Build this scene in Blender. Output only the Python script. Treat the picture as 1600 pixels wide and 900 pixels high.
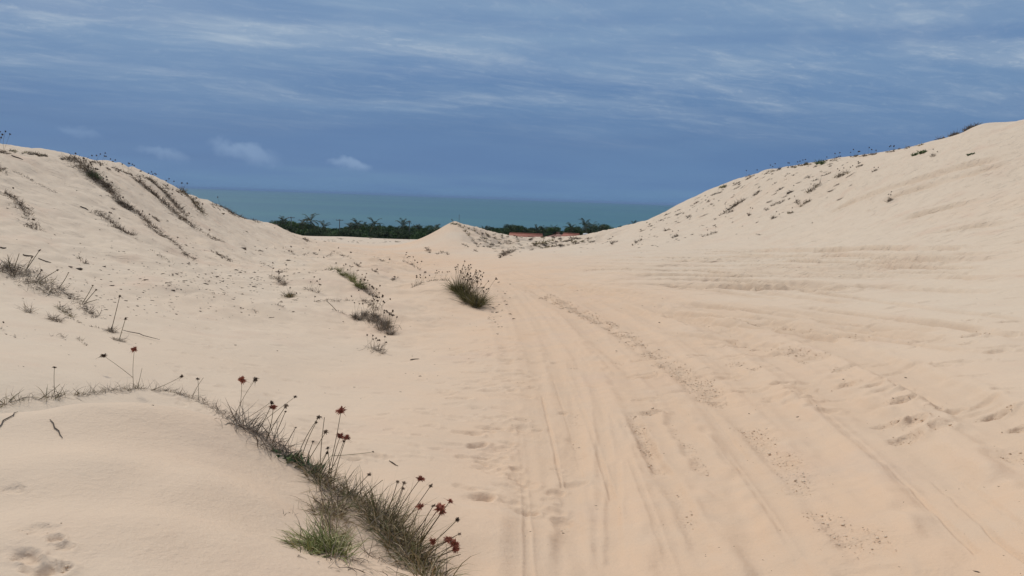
import bpy, math, random
import numpy as np
from mathutils import Matrix, Vector

for o in list(bpy.data.objects):
    bpy.data.objects.remove(o, do_unlink=True)
rng = np.random.default_rng(7)
random.seed(7)
scene = bpy.context.scene
COL = scene.collection

# ------------------------------------------------------------------ camera
F_PX = 1150.0                        # focal length in pixels of the 1600 wide photograph
CAM_Z = 1.6
PITCH = math.radians(6.9)
ROLL = math.radians(2.03)
cam_data = bpy.data.cameras.new('camera')
cam = bpy.data.objects.new('camera', cam_data)
COL.objects.link(cam)
cam_data.sensor_width = 36.0
cam_data.lens = 36.0 * F_PX / 1600.0
cam_data.clip_start = 0.05
cam_data.clip_end = 200000.0
cam.matrix_world = (Matrix.Translation((0, 0, CAM_Z)) @ Matrix.Rotation(math.pi / 2 - PITCH, 4, 'X')
                    @ Matrix.Rotation(ROLL, 4, 'Z'))
scene.camera = cam
CAM_R = np.array(cam.matrix_world.to_3x3())

# ------------------------------------------------------------------ sky
SUN_ELEV = math.radians(52)
SUN_AZ = math.radians(-38)           # compass bearing of the sun from +Y, towards +X positive
world = bpy.data.worlds.new('World')
scene.world = world
world.use_nodes = True
nt = world.node_tree
for n in list(nt.nodes):
    nt.nodes.remove(n)


class NG:
    """small helper to write node graphs"""
    def __init__(s, tree):
        s.t = tree

    def n(s, kind, **kw):
        nd = s.t.nodes.new(kind)
        for k, v in kw.items():
            setattr(nd, k, v)
        return nd

    def put(s, sock, v):
        if v is None:
            return
        if isinstance(v, bpy.types.NodeSocket):
            s.t.links.new(v, sock)
        else:
            try:
                sock.default_value = v
            except Exception:
                sock.default_value = (v, v, v)

    def math(s, op, a, b=None, c=None, clamp=False):
        nd = s.n('ShaderNodeMath', operation=op, use_clamp=clamp)
        s.put(nd.inputs[0], a)
        s.put(nd.inputs[1], b)
        s.put(nd.inputs[2], c)
        return nd.outputs[0]

    def vmath(s, op, a, b=None, scale=None):
        nd = s.n('ShaderNodeVectorMath', operation=op)
        s.put(nd.inputs[0], a)
        s.put(nd.inputs[1], b)
        if scale is not None:
            s.put(nd.inputs['Scale'], scale)
        return nd.outputs['Value'] if op in ('DOT_PRODUCT', 'LENGTH') else nd.outputs[0]

    def noise(s, vec, scale, detail=5, rough=0.55, dist=0.0, out='Fac', lac=2.0):
        nd = s.n('ShaderNodeTexNoise')
        s.put(nd.inputs['Vector'], vec)
        s.put(nd.inputs['Scale'], scale)
        s.put(nd.inputs['Detail'], detail)
        s.put(nd.inputs['Roughness'], rough)
        s.put(nd.inputs['Distortion'], dist)
        s.put(nd.inputs['Lacunarity'], lac)
        return nd.outputs[out]

    def smooth(s, v, a, b, lo=0.0, hi=1.0):
        nd = s.n('ShaderNodeMapRange', interpolation_type='SMOOTHSTEP')
        s.put(nd.inputs['Value'], v)
        s.put(nd.inputs['From Min'], a)
        s.put(nd.inputs['From Max'], b)
        s.put(nd.inputs['To Min'], lo)
        s.put(nd.inputs['To Max'], hi)
        return nd.outputs[0]

    def mix(s, f, a, b, blend='MIX'):
        nd = s.n('ShaderNodeMix', data_type='RGBA', blend_type=blend)
        s.put(nd.inputs['Factor'], f)
        s.put(nd.inputs[6], a)
        s.put(nd.inputs[7], b)
        return nd.outputs[2]

    def ramp(s, v, pts, interp='LINEAR'):
        nd = s.n('ShaderNodeValToRGB')
        cr = nd.color_ramp
        cr.interpolation = interp
        while len(cr.elements) < len(pts):
            cr.elements.new(0.5)
        for e, (p, c) in zip(cr.elements, pts):
            e.position = p
            e.color = (c[0], c[1], c[2], 1)
        s.put(nd.inputs[0], v)
        return nd.outputs[0]

    def xyz(s, v):
        nd = s.n('ShaderNodeSeparateXYZ')
        s.put(nd.inputs[0], v)
        return nd.outputs

    def comb(s, x, y, z):
        nd = s.n('ShaderNodeCombineXYZ')
        for i, q in enumerate((x, y, z)):
            s.put(nd.inputs[i], q)
        return nd.outputs[0]


def srgb(r, g, b, k=1.0):
    def f(c):
        c /= 255.0
        return (c / 12.92 if c <= 0.04045 else ((c + 0.055) / 1.055) ** 2.4) * k
    return (f(r), f(g), f(b), 1.0)


EXPOSURE = 0.0
W = NG(nt)
wout = W.n('ShaderNodeOutputWorld')
bg = W.n('ShaderNodeBackground')
BG = 0.1
bg.inputs['Strength'].default_value = BG
nt.links.new(bg.outputs[0], wout.inputs['Surface'])
sky = W.n('ShaderNodeTexSky', sky_type='NISHITA')
sky.sun_disc = False
sky.sun_elevation = SUN_ELEV
sky.sun_rotation = SUN_AZ
sky.air_density = 1.2
sky.dust_density = 2.0
tc = W.n('ShaderNodeTexCoord')
D = W.vmath('NORMALIZE', tc.outputs['Generated'])
dx, dy, dz = W.xyz(D)
el = W.math('MAXIMUM', dz, 0.0)
inv = W.math('DIVIDE', 1.0, W.math('ADD', el, 0.10))
px = W.math('MULTIPLY', dx, inv)
py = W.math('MULTIPLY', dy, inv)
# the cloud deck: height of the view ray -> tone of the cloud layer
K = 1.0 / BG
ramp_in = W.math('ADD', el, W.math('MULTIPLY', W.math('SUBTRACT', W.noise(W.comb(px, py, 0), 0.55, 3, 0.5), 0.5), 0.16))
deck = W.ramp(ramp_in, [
    (0.000, srgb(100, 136, 174)),
    (0.030, srgb(95, 130, 172)),
    (0.080, srgb(88, 122, 166)),
    (0.125, srgb(98, 131, 172)),
    (0.180, srgb(107, 139, 179)),
    (0.260, srgb(124, 152, 185)),
    (0.400, srgb(146, 169, 195)),
    (0.600, srgb(236, 236, 238))])
# streaks drawn out across the wind
ca, sa = math.cos(math.radians(24)), math.sin(math.radians(24))
wrp = W.vmath('SCALE', W.vmath('SUBTRACT', W.noise(W.comb(px, py, 4), .9, 3, .5, out='Color'), (.5, .5, .5)), scale=.55)
wx, wy, wz = W.xyz(wrp)
px2, py2 = W.math('ADD', px, wx), W.math('ADD', py, wy)
u1 = W.math('ADD', W.math('MULTIPLY', px2, ca), W.math('MULTIPLY', py2, sa))
v1 = W.math('SUBTRACT', W.math('MULTIPLY', py2, ca), W.math('MULTIPLY', px2, sa))
st = W.noise(W.comb(W.math('MULTIPLY', u1, 0.7), W.math('MULTIPLY', v1, 1.5), 3.1), 1.3, 7, 0.55, 0.2)
st2 = W.noise(W.comb(W.math('MULTIPLY', u1, 1.1), W.math('MULTIPLY', v1, 2.7), 9.1), 3.0, 5, 0.55, 0.4)
st3 = W.noise(W.comb(W.math('MULTIPLY', u1, 1.8), W.math('MULTIPLY', v1, 2.4), 1.1), 8.0, 4, 0.6, 0.6)
mass = W.noise(W.comb(px, py, 7.7), .55, 3, .5)
ban = W.noise(W.comb(W.math('MULTIPLY', dx, 1.1), W.math('MULTIPLY', dy, 1.0), W.math('MULTIPLY', dz, 11.0)), 1.7, 5, 0.55, 0.3)
m1 = W.smooth(st, 0.42, 0.70)
m2 = W.smooth(st2, 0.44, 0.72)
m3 = W.smooth(st3, 0.50, 0.75)
hi = W.smooth(el, 0.05, 0.22)
mm = W.math('ADD', W.math('MULTIPLY', m1, 0.55), W.math('MULTIPLY', W.math('ADD', m2, W.math('MULTIPLY', m3, .7)), W.math('ADD', .28, W.math('MULTIPLY', m1, .5))))
mm = W.math('MULTIPLY', mm, hi, clamp=True)
sk = W.mix(mm, deck, srgb(171, 186, 203))
sk = W.mix(W.math('MULTIPLY', W.math('MULTIPLY', W.smooth(mass, .40, .62), hi), .38), sk, srgb(139, 164, 190))
sk = W.mix(W.math('MULTIPLY', W.math('MULTIPLY', W.smooth(mass, .52, .36), hi), .45), sk, srgb(96, 130, 172))
dk = W.math('MULTIPLY', W.smooth(ban, 0.45, 0.68), 0.40)
sk = W.mix(dk, sk, srgb(84, 120, 168))
lt = W.math('MULTIPLY', W.smooth(ban, 0.46, 0.26), 0.25)
sk = W.mix(lt, sk, srgb(128, 160, 194))
# small cumulus puffs low over the sea
def puff(u, v, ru, rv, amt, sk):
    q = np.array([(u - 800) / F_PX, (450 - v) / F_PX, -1.0])
    d = CAM_R @ q
    d /= np.linalg.norm(d)
    right = np.cross(d, (0, 0, 1.0)); right /= np.linalg.norm(right)
    up = np.cross(right, d)
    nz = W.noise(D, 26, 5, 0.6, 0.2, out='Color')
    Dn = W.vmath('ADD', D, W.vmath('SCALE', W.vmath('SUBTRACT', nz, (0.5, 0.5, 0.5)), scale=0.035))
    a = W.math('DIVIDE', W.vmath('DOT_PRODUCT', W.vmath('SUBTRACT', Dn, tuple(d)), tuple(right)), ru)
    b = W.math('DIVIDE', W.vmath('DOT_PRODUCT', W.vmath('SUBTRACT', Dn, tuple(d)), tuple(up)), rv)
    b = W.math('ADD', b, W.math('MULTIPLY', a, 0.45))
    rr = W.math('ADD', W.math('MULTIPLY', a, a), W.math('MULTIPLY', b, b))
    m = W.smooth(rr, 1.0, 0.1, 0.0, amt)
    m = W.math('MULTIPLY', m, W.smooth(b, -0.9, 0.5))
    m = W.math('MULTIPLY', m, W.math('GREATER_THAN', W.vmath('DOT_PRODUCT', D, tuple(d)), 0.8))
    return W.mix(m, sk, srgb(150, 176, 208))
sk = puff(385, 238, 0.050, 0.016, 0.42, sk)
sk = puff(548, 256, 0.034, 0.011, 0.50, sk)
sk = puff(258, 243, 0.036, 0.011, 0.30, sk)
sk = puff(120, 206, 0.03, 0.010, 0.20, sk)
sc = W.vmath('SCALE', sk, scale=K)
fin = W.mix(0.05, sc, sky.outputs[0])
nt.links.new(fin, bg.inputs['Color'])

# ------------------------------------------------------------------ sun behind thin cloud
sun_d = bpy.data.lights.new('sun', 'SUN')
sun_d.energy = 2.0
sun_d.angle = math.radians(10)
sun_d.color = (1.0, 0.96, 0.88)
sun = bpy.data.objects.new('sun', sun_d)
COL.objects.link(sun)
sdir = Vector((math.sin(SUN_AZ) * math.cos(SUN_ELEV), math.cos(SUN_AZ) * math.cos(SUN_ELEV), math.sin(SUN_ELEV)))
sun.rotation_euler = sdir.to_track_quat('Z', 'Y').to_euler()

vs = scene.view_settings
vs.view_transform = 'Standard'
vs.look = 'None'
vs.gamma = 1.0
vs.use_curve_mapping = False
vs.exposure = EXPOSURE

# ------------------------------------------------------------------ helpers
def new_mat(name):
    m = bpy.data.materials.new(name)
    m.use_nodes = True
    t = m.node_tree
    for n in list(t.nodes):
        t.nodes.remove(n)
    G = NG(t)
    out = G.n('ShaderNodeOutputMaterial')
    b = G.n('ShaderNodeBsdfPrincipled')
    t.links.new(b.outputs[0], out.inputs['Surface'])
    return m, G, b


def mesh_np(name, V, Fq=None, Ft=None, attrs=None, mat=None, smooth=False):
    """numpy verts, quads and triangles to a mesh"""
    me = bpy.data.meshes.new(name)
    V = np.asarray(V, dtype=np.float32).reshape(-1, 3)
    loops, starts, tot = [], [], 0
    nf = 0
    if Fq is not None and len(Fq):
        Fq = np.asarray(Fq, dtype=np.int32)
        loops.append(Fq.ravel())
        starts.append(np.arange(len(Fq), dtype=np.int32) * 4)
        tot = len(Fq) * 4
        nf += len(Fq)
    if Ft is not None and len(Ft):
        Ft = np.asarray(Ft, dtype=np.int32)
        loops.append(Ft.ravel())
        starts.append(np.arange(len(Ft), dtype=np.int32) * 3 + tot)
        tot += len(Ft) * 3
        nf += len(Ft)
    me.vertices.add(len(V))
    me.vertices.foreach_set('co', V.ravel())
    me.loops.add(tot)
    me.loops.foreach_set('vertex_index', np.concatenate(loops))
    me.polygons.add(nf)
    me.polygons.foreach_set('loop_start', np.concatenate(starts))
    if smooth:
        me.polygons.foreach_set('use_smooth', np.ones(nf, dtype=bool))
    me.update(calc_edges=True)
    for k, a in (attrs or {}).items():
        at = me.attributes.new(k, 'FLOAT', 'POINT')
        at.data.foreach_set('value', np.asarray(a, dtype=np.float32))
    if mat:
        me.materials.append(mat)
    return me


def link(name, me, parent=None, loc=None, label=None, cat=None, group=None, kind=None):
    o = bpy.data.objects.new(name, me)
    COL.objects.link(o)
    if parent is not None:
        o.parent = parent
    if loc is not None:
        o.location = loc
    for k, v in (('label', label), ('category', cat), ('group', group), ('kind', kind)):
        if v:
            o[k] = v
    if label and not kind:
        o['kind'] = 'thing'
    return o


# ---- numpy gradient noise
_perm = np.random.default_rng(3).permutation(512).astype(np.int64)
_ang = np.random.default_rng(4).random(512) * 2 * np.pi
_gx, _gy = np.cos(_ang), np.sin(_ang)


def gnoise(x, y, seed=0):
    x = np.asarray(x, dtype=np.float64); y = np.asarray(y, dtype=np.float64)
    xi = np.floor(x).astype(np.int64); yi = np.floor(y).astype(np.int64)
    xf = x - xi; yf = y - yi
    u = xf * xf * xf * (xf * (xf * 6 - 15) + 10)
    v = yf * yf * yf * (yf * (yf * 6 - 15) + 10)

    def g(ix, iy, fx, fy):
        h = _perm[(_perm[(ix + seed * 17) & 511] + iy) & 511]
        return _gx[h] * fx + _gy[h] * fy
    a = g(xi, yi, xf, yf); b = g(xi + 1, yi, xf - 1, yf)
    c = g(xi, yi + 1, xf, yf - 1); d = g(xi + 1, yi + 1, xf - 1, yf - 1)
    return ((a + (b - a) * u) * (1 - v) + (c + (d - c) * u) * v) * 1.4


def fbm(x, y, oct=4, seed=0, gain=0.5):
    s = 0; a = 1.0
    for i in range(oct):
        s = s + a * gnoise(x, y, seed + i)
        x = x * 2.03 + 5.1; y = y * 2.03 - 3.7
        a *= gain
    return s


def sstep(a, b, x):
    t = np.clip((np.asarray(x, dtype=np.float64) - a) / (b - a), 0, 1)
    return t * t * (3 - 2 * t)


# ---- photograph pixel -> world
def pix_dir(u, v):
    q = np.array([(u - 800.0) / F_PX, (450.0 - v) / F_PX, -1.0])
    return CAM_R @ q


def pix_polar(u, v):
    d = pix_dir(u, v)
    h = math.hypot(d[0], d[1])
    return math.atan2(d[0], d[1]), d[2] / h      # azimuth, tangent of elevation

# ------------------------------------------------------------------ dune terrain
# (u, v, r): the ground seen at that pixel lies r metres away
VIS = []
def colm(u, pts):
    for v, r in pts:
        VIS.append((u, v, r))
colm(1760, [(700, 4.2), (560, 8.0), (430, 14), (340, 20), (260, 26), (170, 32), (195, 40), (270, 60)])
colm(1600, [(880, 3.0), (750, 4.2), (620, 6.1), (520, 9.6), (430, 15.5), (340, 24), (260, 30), (188, 36), (200, 42), (275, 65)])
colm(1540, [(194, 38), (208, 45)])
colm(1522, [(198, 38.5)])
colm(1575, [(192.5, 37), (205, 44)])
colm(1500, [(209, 39.5), (222, 46)])
colm(1260, [(258.5, 49), (272, 58)])
colm(1340, [(244.5, 45), (258, 53)])
colm(1185, [(271.5, 55.5), (286, 66)])
colm(1450, [(880, 3.05), (750, 4.3), (620, 6.3), (520, 9.8), (430, 17), (380, 23), (300, 31), (240, 37), (224, 40), (238, 47), (300, 75)])
colm(1380, [(239.5, 42.5), (252, 50)])
colm(1300, [(880, 3.05), (750, 4.35), (620, 6.5), (520, 10.3), (430, 18), (400, 24), (370, 30), (320, 38), (280, 43), (251, 47), (266, 56), (310, 80)])
colm(1220, [(264, 52), (276, 60)])
colm(1150, [(880, 3.1), (750, 4.4), (620, 6.7), (520, 10.7), (430, 19), (400, 28), (370, 38), (330, 48), (300, 55), (281, 60), (300, 72), (335, 95)])
colm(1100, [(301, 64), (318, 76)])
colm(1050, [(620, 6.7), (520, 10.8), (430, 20), (400, 30), (375, 42), (350, 55), (325, 68), (342, 82), (362, 120)])
colm(1000, [(880, 3.1), (750, 4.4), (620, 6.7), (348, 80), (361, 95)])
colm(970, [(520, 10.9), (430, 20), (402, 31), (382, 48), (367, 70), (357, 86), (368, 105)])
colm(900, [(620, 6.8), (520, 10.9), (430, 21), (402, 33), (388, 50), (377, 80), (372, 105), (376, 135)])
colm(850, [(880, 3.1), (750, 4.4), (402, 35), (390, 55), (378, 92), (373, 120), (374, 150)])
colm(800, [(620, 6.7), (520, 11), (430, 22), (405, 37), (396, 52), (385, 75), (374, 115), (374, 150)])
colm(750, [(740, 4.4), (620, 6.7), (540, 9.8), (480, 14.0), (430, 24), (405, 42), (392, 60), (378, 72), (361, 82), (368, 110), (374, 150)])
colm(710, [(680, 5.3), (560, 9), (500, 12.5), (470, 14.2), (444, 15.8), (449, 18), (430, 25), (407, 42), (393, 60), (372, 70), (351, 78), (366, 94), (375, 150)])
colm(660, [(620, 6.6), (500, 12.5), (465, 14.5), (450, 16), (452, 18), (428, 26), (407, 42), (393, 60), (381, 72), (372, 80), (381, 100), (378, 150)])
colm(600, [(620, 6.6), (560, 8.9), (500, 12.2), (450, 18), (427, 24), (407, 38), (393, 62), (384, 85), (378, 105), (377, 150)])
colm(540, [(640, 6.1), (560, 8.8), (500, 11.9), (450, 15.6), (424, 18), (428, 20.5), (410, 28), (397, 42), (385, 70), (375, 105), (373, 150)])
colm(480, [(580, 7.9), (500, 11.5), (450, 15), (425, 19.5), (400, 33), (386, 43), (372, 55), (375, 80), (372, 150)])
colm(430, [(650, 5.6), (560, 8.3), (500, 11.2), (450, 15), (420, 21), (395, 29), (375, 38), (356, 48), (365, 66), (367, 150)])
colm(350, [(620, 6.0), (500, 10.8), (450, 14.2), (415, 19), (385, 24), (355, 31), (328, 38), (342, 50), (365, 150)])
colm(300, [(311, 34), (326, 44)])
colm(250, [(600, 6.2), (540, 8.1), (480, 10.8), (430, 14), (400, 17), (350, 22.5), (310, 27), (283, 30), (300, 40)])
colm(205, [(270, 28), (286, 37)])
colm(150, [(600, 5.9), (540, 7.7), (480, 10.1), (430, 13), (380, 16.5), (330, 20), (290, 23), (257, 26), (272, 34)])
colm(90, [(245, 25), (260, 33)])
colm(40, [(600, 5.7), (540, 7.3), (500, 8.7), (460, 10.5), (425, 12), (428, 13), (380, 14.8), (310, 19), (265, 22), (239, 24), (255, 32)])
colm(-100, [(600, 5.5), (540, 7.2), (430, 11), (330, 16), (236, 22), (255, 30)])
colm(-300, [(560, 6.5), (330, 14), (240, 20), (260, 28)])
# (u, r, z) hidden or out of frame points
HID = []
for u, r, z in [(-300, 3.0, .02), (-100, 3.5, .02), (100, 3.5, .01), (300, 3.3, .0), (-100, 4.5, .03), (100, 4.5, .02), (300, 4.4, .0), (450, 3, 0), (600, 3, 0), (0, 2, 0), (300, 2, 0), (0, 1, 0), (300, 1, 0), (500, 2, 0), (500, 1, 0),
                (1000, 2.0, .02), (1300, 2.0, .03), (1600, 2.0, .07), (1000, 1.0, .03), (1300, 1.0, .03), (1600, 1.0, .05), (1900, 1.5, .1),
                (760, 2.0, .03), (760, 1.0, .06), (640, 1.0, 0), (2200, 3.0, .5), (2200, 10, 2.5), (2200, 25, 9), (-800, 3, .1), (-800, 10, 1.8), (-800, 20, 3.5),
                (2200, 60, 6), (-800, 60, 0), (-300, 90, -3)]:
    HID.append((pix_polar(u, 450)[0], r, z))
# (u, v, z): near surfaces given by their height
NEAR = [(380, 625, .0), (440, 650, 0), (500, 680, 0), (560, 730, 0), (620, 760, 0), (680, 800, 0), (740, 880, 0), (760, 820, 0), (860, 880, 0)]
# crest of the sand hummock at the viewer's feet (u, v, z), and further points of its top
CREST = [(-420, 700, .62), (-250, 672, .68), (-100, 652, .70), (0, 637, .71), (60, 630, .72), (130, 618, .73), (200, 612, .73), (270, 616, .71), (330, 640, .65), (385, 674, .57), (440, 708, .50),
         (495, 745, .43), (545, 774, .34), (600, 800, .25), (650, 838, .17), (690, 875, .09), (720, 930, .04)]
TOP = [(0, 720, .74), (150, 700, .74), (300, 720, .70), (400, 760, .60), (0, 820, .74), (200, 800, .74), (350, 830, .66), (450, 820, .52), (0, 895, .72), (200, 895, .72), (400, 895, .58), (500, 860, .44),
       (540, 830, .36), (600, 890, .20), (650, 930, .1)]
def _w(u, v, z):
    a, t = pix_polar(u, v)
    r = (z - CAM_Z) / t
    return (r * math.sin(a), r * math.cos(a))
CW = np.array([_w(*c) for c in CREST])
HW = np.array([_w(*c) + (c[2],) for c in CREST + TOP] + [(0.0, .9, 0.02), (-.3, .5, .2), (-2, 0, .6), (-4, 1, .6), (-.2, 1.4, .08)])
CPOLY = np.vstack([CW, [(.05, 1.3), (0.0, .9), (-.4, -.6), (-5, -1.5), (-6, 1.0)]])


def mound(x, y):
    out = np.zeros(x.shape)
    m = (np.hypot(x, y) < 9)
    X, Y = x[m], y[m]
    if X.size == 0:
        return out
    d = np.full(X.shape, 1e9)
    inside = np.zeros(X.shape, bool)
    n = len(CPOLY)
    for i in range(n):
        p, q = CPOLY[i], CPOLY[(i + 1) % n]
        e = q - p
        t = np.clip(((X - p[0]) * e[0] + (Y - p[1]) * e[1]) / (e @ e), 0, 1)
        d = np.minimum(d, np.hypot(X - p[0] - t * e[0], Y - p[1] - t * e[1]))
        cr = ((p[1] > Y) != (q[1] > Y)) & (X < (q[0] - p[0]) * (Y - p[1]) / (q[1] - p[1] + 1e-12) + p[0])
        inside ^= cr
    sd = np.where(inside, -d, d) + .05 * gnoise(X * 1.3, Y * 1.3, 77)
    w = 1 / ((X[..., None] - HW[:, 0]) ** 2 + (Y[..., None] - HW[:, 1]) ** 2 + .04) ** 1.5
    H = (w * HW[:, 2]).sum(-1) / w.sum(-1)
    run = .55 + .75 * H / .7
    f = 1 - sstep(-.12, 1, sd / run)
    out[m] = H * f + .012 * gnoise(X * 2.2, Y * 2.2, 78) * f
    return out
pa, pr, pz = [], [], []
for u, v, r in VIS:
    a, t = pix_polar(u, v)
    pa.append(a); pr.append(r); pz.append(CAM_Z + t * r)
for a, r, z in HID:
    pa.append(a); pr.append(r); pz.append(z)
for u, v, z in NEAR:
    a, t = pix_polar(u, v)
    pa.append(a); pr.append((z - CAM_Z) / t); pz.append(z)
pa, pr, pz = map(np.array, (pa, pr, pz))
R0 = 4.0
AZS = 3.2
def rcoord(r):
    return np.log(r + 0.5)
cx, cy, cq = pa * AZS, rcoord(pr), pz / (pr + R0)
# a sheet that carries weights for the thin plate
def tps(d2):
    return 0.5 * d2 * np.log(d2 + 1e-12)
n_ = len(cx)
Amat = np.zeros((n_ + 3, n_ + 3))
Amat[:n_, :n_] = tps((cx[:, None] - cx) ** 2 + (cy[:, None] - cy) ** 2) + np.eye(n_) * 2e-5
Amat[:n_, n_] = 1; Amat[:n_, n_ + 1] = cx; Amat[:n_, n_ + 2] = cy
Amat[n_:, :n_] = Amat[:n_, n_:].T
wts = np.linalg.solve(Amat, np.concatenate([cq, [0, 0, 0]]))
GRID_A = np.linspace(-1.05, 1.05, 640)
GRID_R = np.linspace(rcoord(0.5), rcoord(170), 620)
gx_, gy_ = np.meshgrid(GRID_A * AZS, GRID_R, indexing='ij')
BASE_Q = np.zeros_like(gx_)
for i in range(0, len(GRID_A), 20):
    d2 = (gx_[i:i + 20, :, None] - cx) ** 2 + (gy_[i:i + 20, :, None] - cy) ** 2
    BASE_Q[i:i + 20] = tps(d2) @ wts[:n_] + wts[n_] + wts[n_ + 1] * gx_[i:i + 20] + wts[n_ + 2] * gy_[i:i + 20]


def base_q(a, r):
    fa = np.clip((a - GRID_A[0]) / (GRID_A[1] - GRID_A[0]), 0, len(GRID_A) - 1.001)
    fr = np.clip((rcoord(r) - GRID_R[0]) / (GRID_R[1] - GRID_R[0]), 0, len(GRID_R) - 1.001)
    i = fa.astype(int); j = fr.astype(int)
    s = fa - i; t = fr - j
    return (BASE_Q[i, j] * (1 - s) * (1 - t) + BASE_Q[i + 1, j] * s * (1 - t) + BASE_Q[i, j + 1] * (1 - s) * t + BASE_Q[i + 1, j + 1] * s * t)


_ta, _tt = pix_polar(711, 350)
TIP = (78 * math.sin(_ta), 78 * math.cos(_ta))


def plain(r, a):
    return np.interp(r, [150, 200, 240, 300, 380, 460, 700, 2000], [-6, -12.6, -14.0, -16, -19, -23, -30, -32])


def ground(x, y, detail=True):
    x = np.asarray(x, dtype=np.float64); y = np.asarray(y, dtype=np.float64)
    r = np.hypot(x, y) + 1e-6
    a = np.arctan2(x, y)
    z = base_q(a, r) * (np.minimum(r, 200) + R0)
    back = sstep(1.05, 2.4, np.abs(a))
    z = z * (1 - back) + back * (0.1 + 0.3 * gnoise(x * .1, y * .1, 9))
    f = sstep(128, 190, r)
    z = z * (1 - f) + plain(r, a) * f
    z = z + mound(x, y)
    z = z + .42 * np.exp(-np.hypot(x - TIP[0], y - TIP[1]) / 1.3)
    if detail:
        # wind-blown undulation growing with the size of the dunes
        z = z + 0.035 * fbm(x * .45, y * .45, 3, 11) * sstep(3, 12, r) * (1 - 0.5 * sstep(60, 100, r))
        z = z + 0.008 * fbm(x * 1.7, y * 1.7, 3, 21)
        # hummocky, half buried vegetation on the left slope
        left = sstep(-0.02, -0.16, a) * sstep(7, 13, r) * (1 - sstep(45, 70, r))
        h = fbm(x * .42 + .3 * y, y * .42, 3, 31)
        z = z + left * (0.17 * np.maximum(h, -0.25) + 0.07 * np.abs(fbm(x * 1.1, y * 1.1 + x * .5, 3, 35)))
        # broken white dunes between the mound and the houses
        mid = sstep(62, 72, r) * sstep(-0.075, -0.05, a) * (1 - sstep(0.10, 0.20, a)) * (1 - sstep(150, 170, r))
        h2 = 1 - np.abs(fbm(x * .16, y * .16, 4, 41))
        z = z + mid * 0.75 * (h2 ** 2 - 0.5)
        # rough flank of the right hand dune
        rf = sstep(0.06, 0.14, a) * (1 - sstep(.33, .40, a)) * sstep(36, 50, r) * (1 - sstep(100, 120, r))
        z = z + rf * 0.14 * (np.abs(fbm(x * .35 + y * .1, y * .6, 4, 51)) - .3)
    return z


RS = np.exp(np.linspace(math.log(1.0), math.log(400), 2400))
def pix_ground(u, v, detail=True):
    a, t = pix_polar(u, v)
    z = ground(RS * math.sin(a), RS * math.cos(a), detail)
    gap = (CAM_Z + t * RS) - z
    k = np.nonzero(gap <= 0)[0]
    if len(k) == 0:
        kk = int(np.argmin(np.where(RS < 160, gap / RS, 9)))
    else:
        kk = k[0]
    r = RS[kk]
    if len(k) and kk > 0:
        g0, g1 = gap[kk - 1], gap[kk]
        r = RS[kk - 1] + (RS[kk] - RS[kk - 1]) * g0 / (g0 - g1 + 1e-12)
        x, y = r * math.sin(a), r * math.cos(a)
        return np.array([x, y, float(ground(x, y, detail))]), r
    x, y = r * math.sin(a), r * math.cos(a)
    return np.array([x, y, float(z[kk])]), r


def path_ground(pts, n=None, detail=True, step=6.0):
    """resample a pixel polyline and drop it on the sand"""
    P = np.array(pts, dtype=float)
    seg = np.hypot(*(P[1:] - P[:-1]).T)
    L = np.concatenate([[0], np.cumsum(seg)])
    m = n or max(3, int(L[-1] / step))
    s = np.linspace(0, L[-1], m)
    U = np.interp(s, L, P[:, 0]); Vv = np.interp(s, L, P[:, 1])
    return np.array([pix_ground(a, b, detail)[0] for a, b in zip(U, Vv)])

# ---- terrain mesh: fine where the photograph looks, coarser elsewhere
az_f = np.radians(np.arange(-41, 41.001, 0.085))
az_c = np.radians(np.arange(43, 317.01, 4.0))
az_all = np.concatenate([az_f, az_c])
r_f = np.exp(np.arange(math.log(0.55), math.log(165), 0.0040))
r_all = np.concatenate([[0.05, 0.3], r_f, np.arange(172, 460, 12.0), [500, 600, 760]])
AA, RR = np.meshgrid(az_all, r_all, indexing='ij')
TX, TY = RR * np.sin(AA), RR * np.cos(AA)
TZ = np.zeros_like(TX)
for i in range(0, TX.shape[0], 60):
    TZ[i:i + 60] = ground(TX[i:i + 60], TY[i:i + 60])
crumb = np.zeros_like(TX)
trk = np.zeros_like(TX)
MND = np.stack([mound(TX[i], TY[i]) for i in range(TX.shape[0])])
NF = len(az_f)
fineX, fineY = TX[:NF], TY[:NF]
disp = np.zeros_like(fineX)
DA = az_f[1] - az_f[0]


def near_idx(P, pad):
    """index window of the fine grid around a world segment"""
    r = np.hypot(P[:, 0], P[:, 1]); a = np.arctan2(P[:, 0], P[:, 1])
    pa_ = pad / max(r.min() - pad, 0.3)
    i0 = int(np.clip((a.min() - pa_ - az_f[0]) / DA, 0, NF - 1)); i1 = int(np.clip((a.max() + pa_ - az_f[0]) / DA + 2, 1, NF))
    j0 = int(np.searchsorted(r_all, r.min() - pad)); j1 = int(np.searchsorted(r_all, r.max() + pad)) + 1
    return i0, i1, j0, j1


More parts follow.
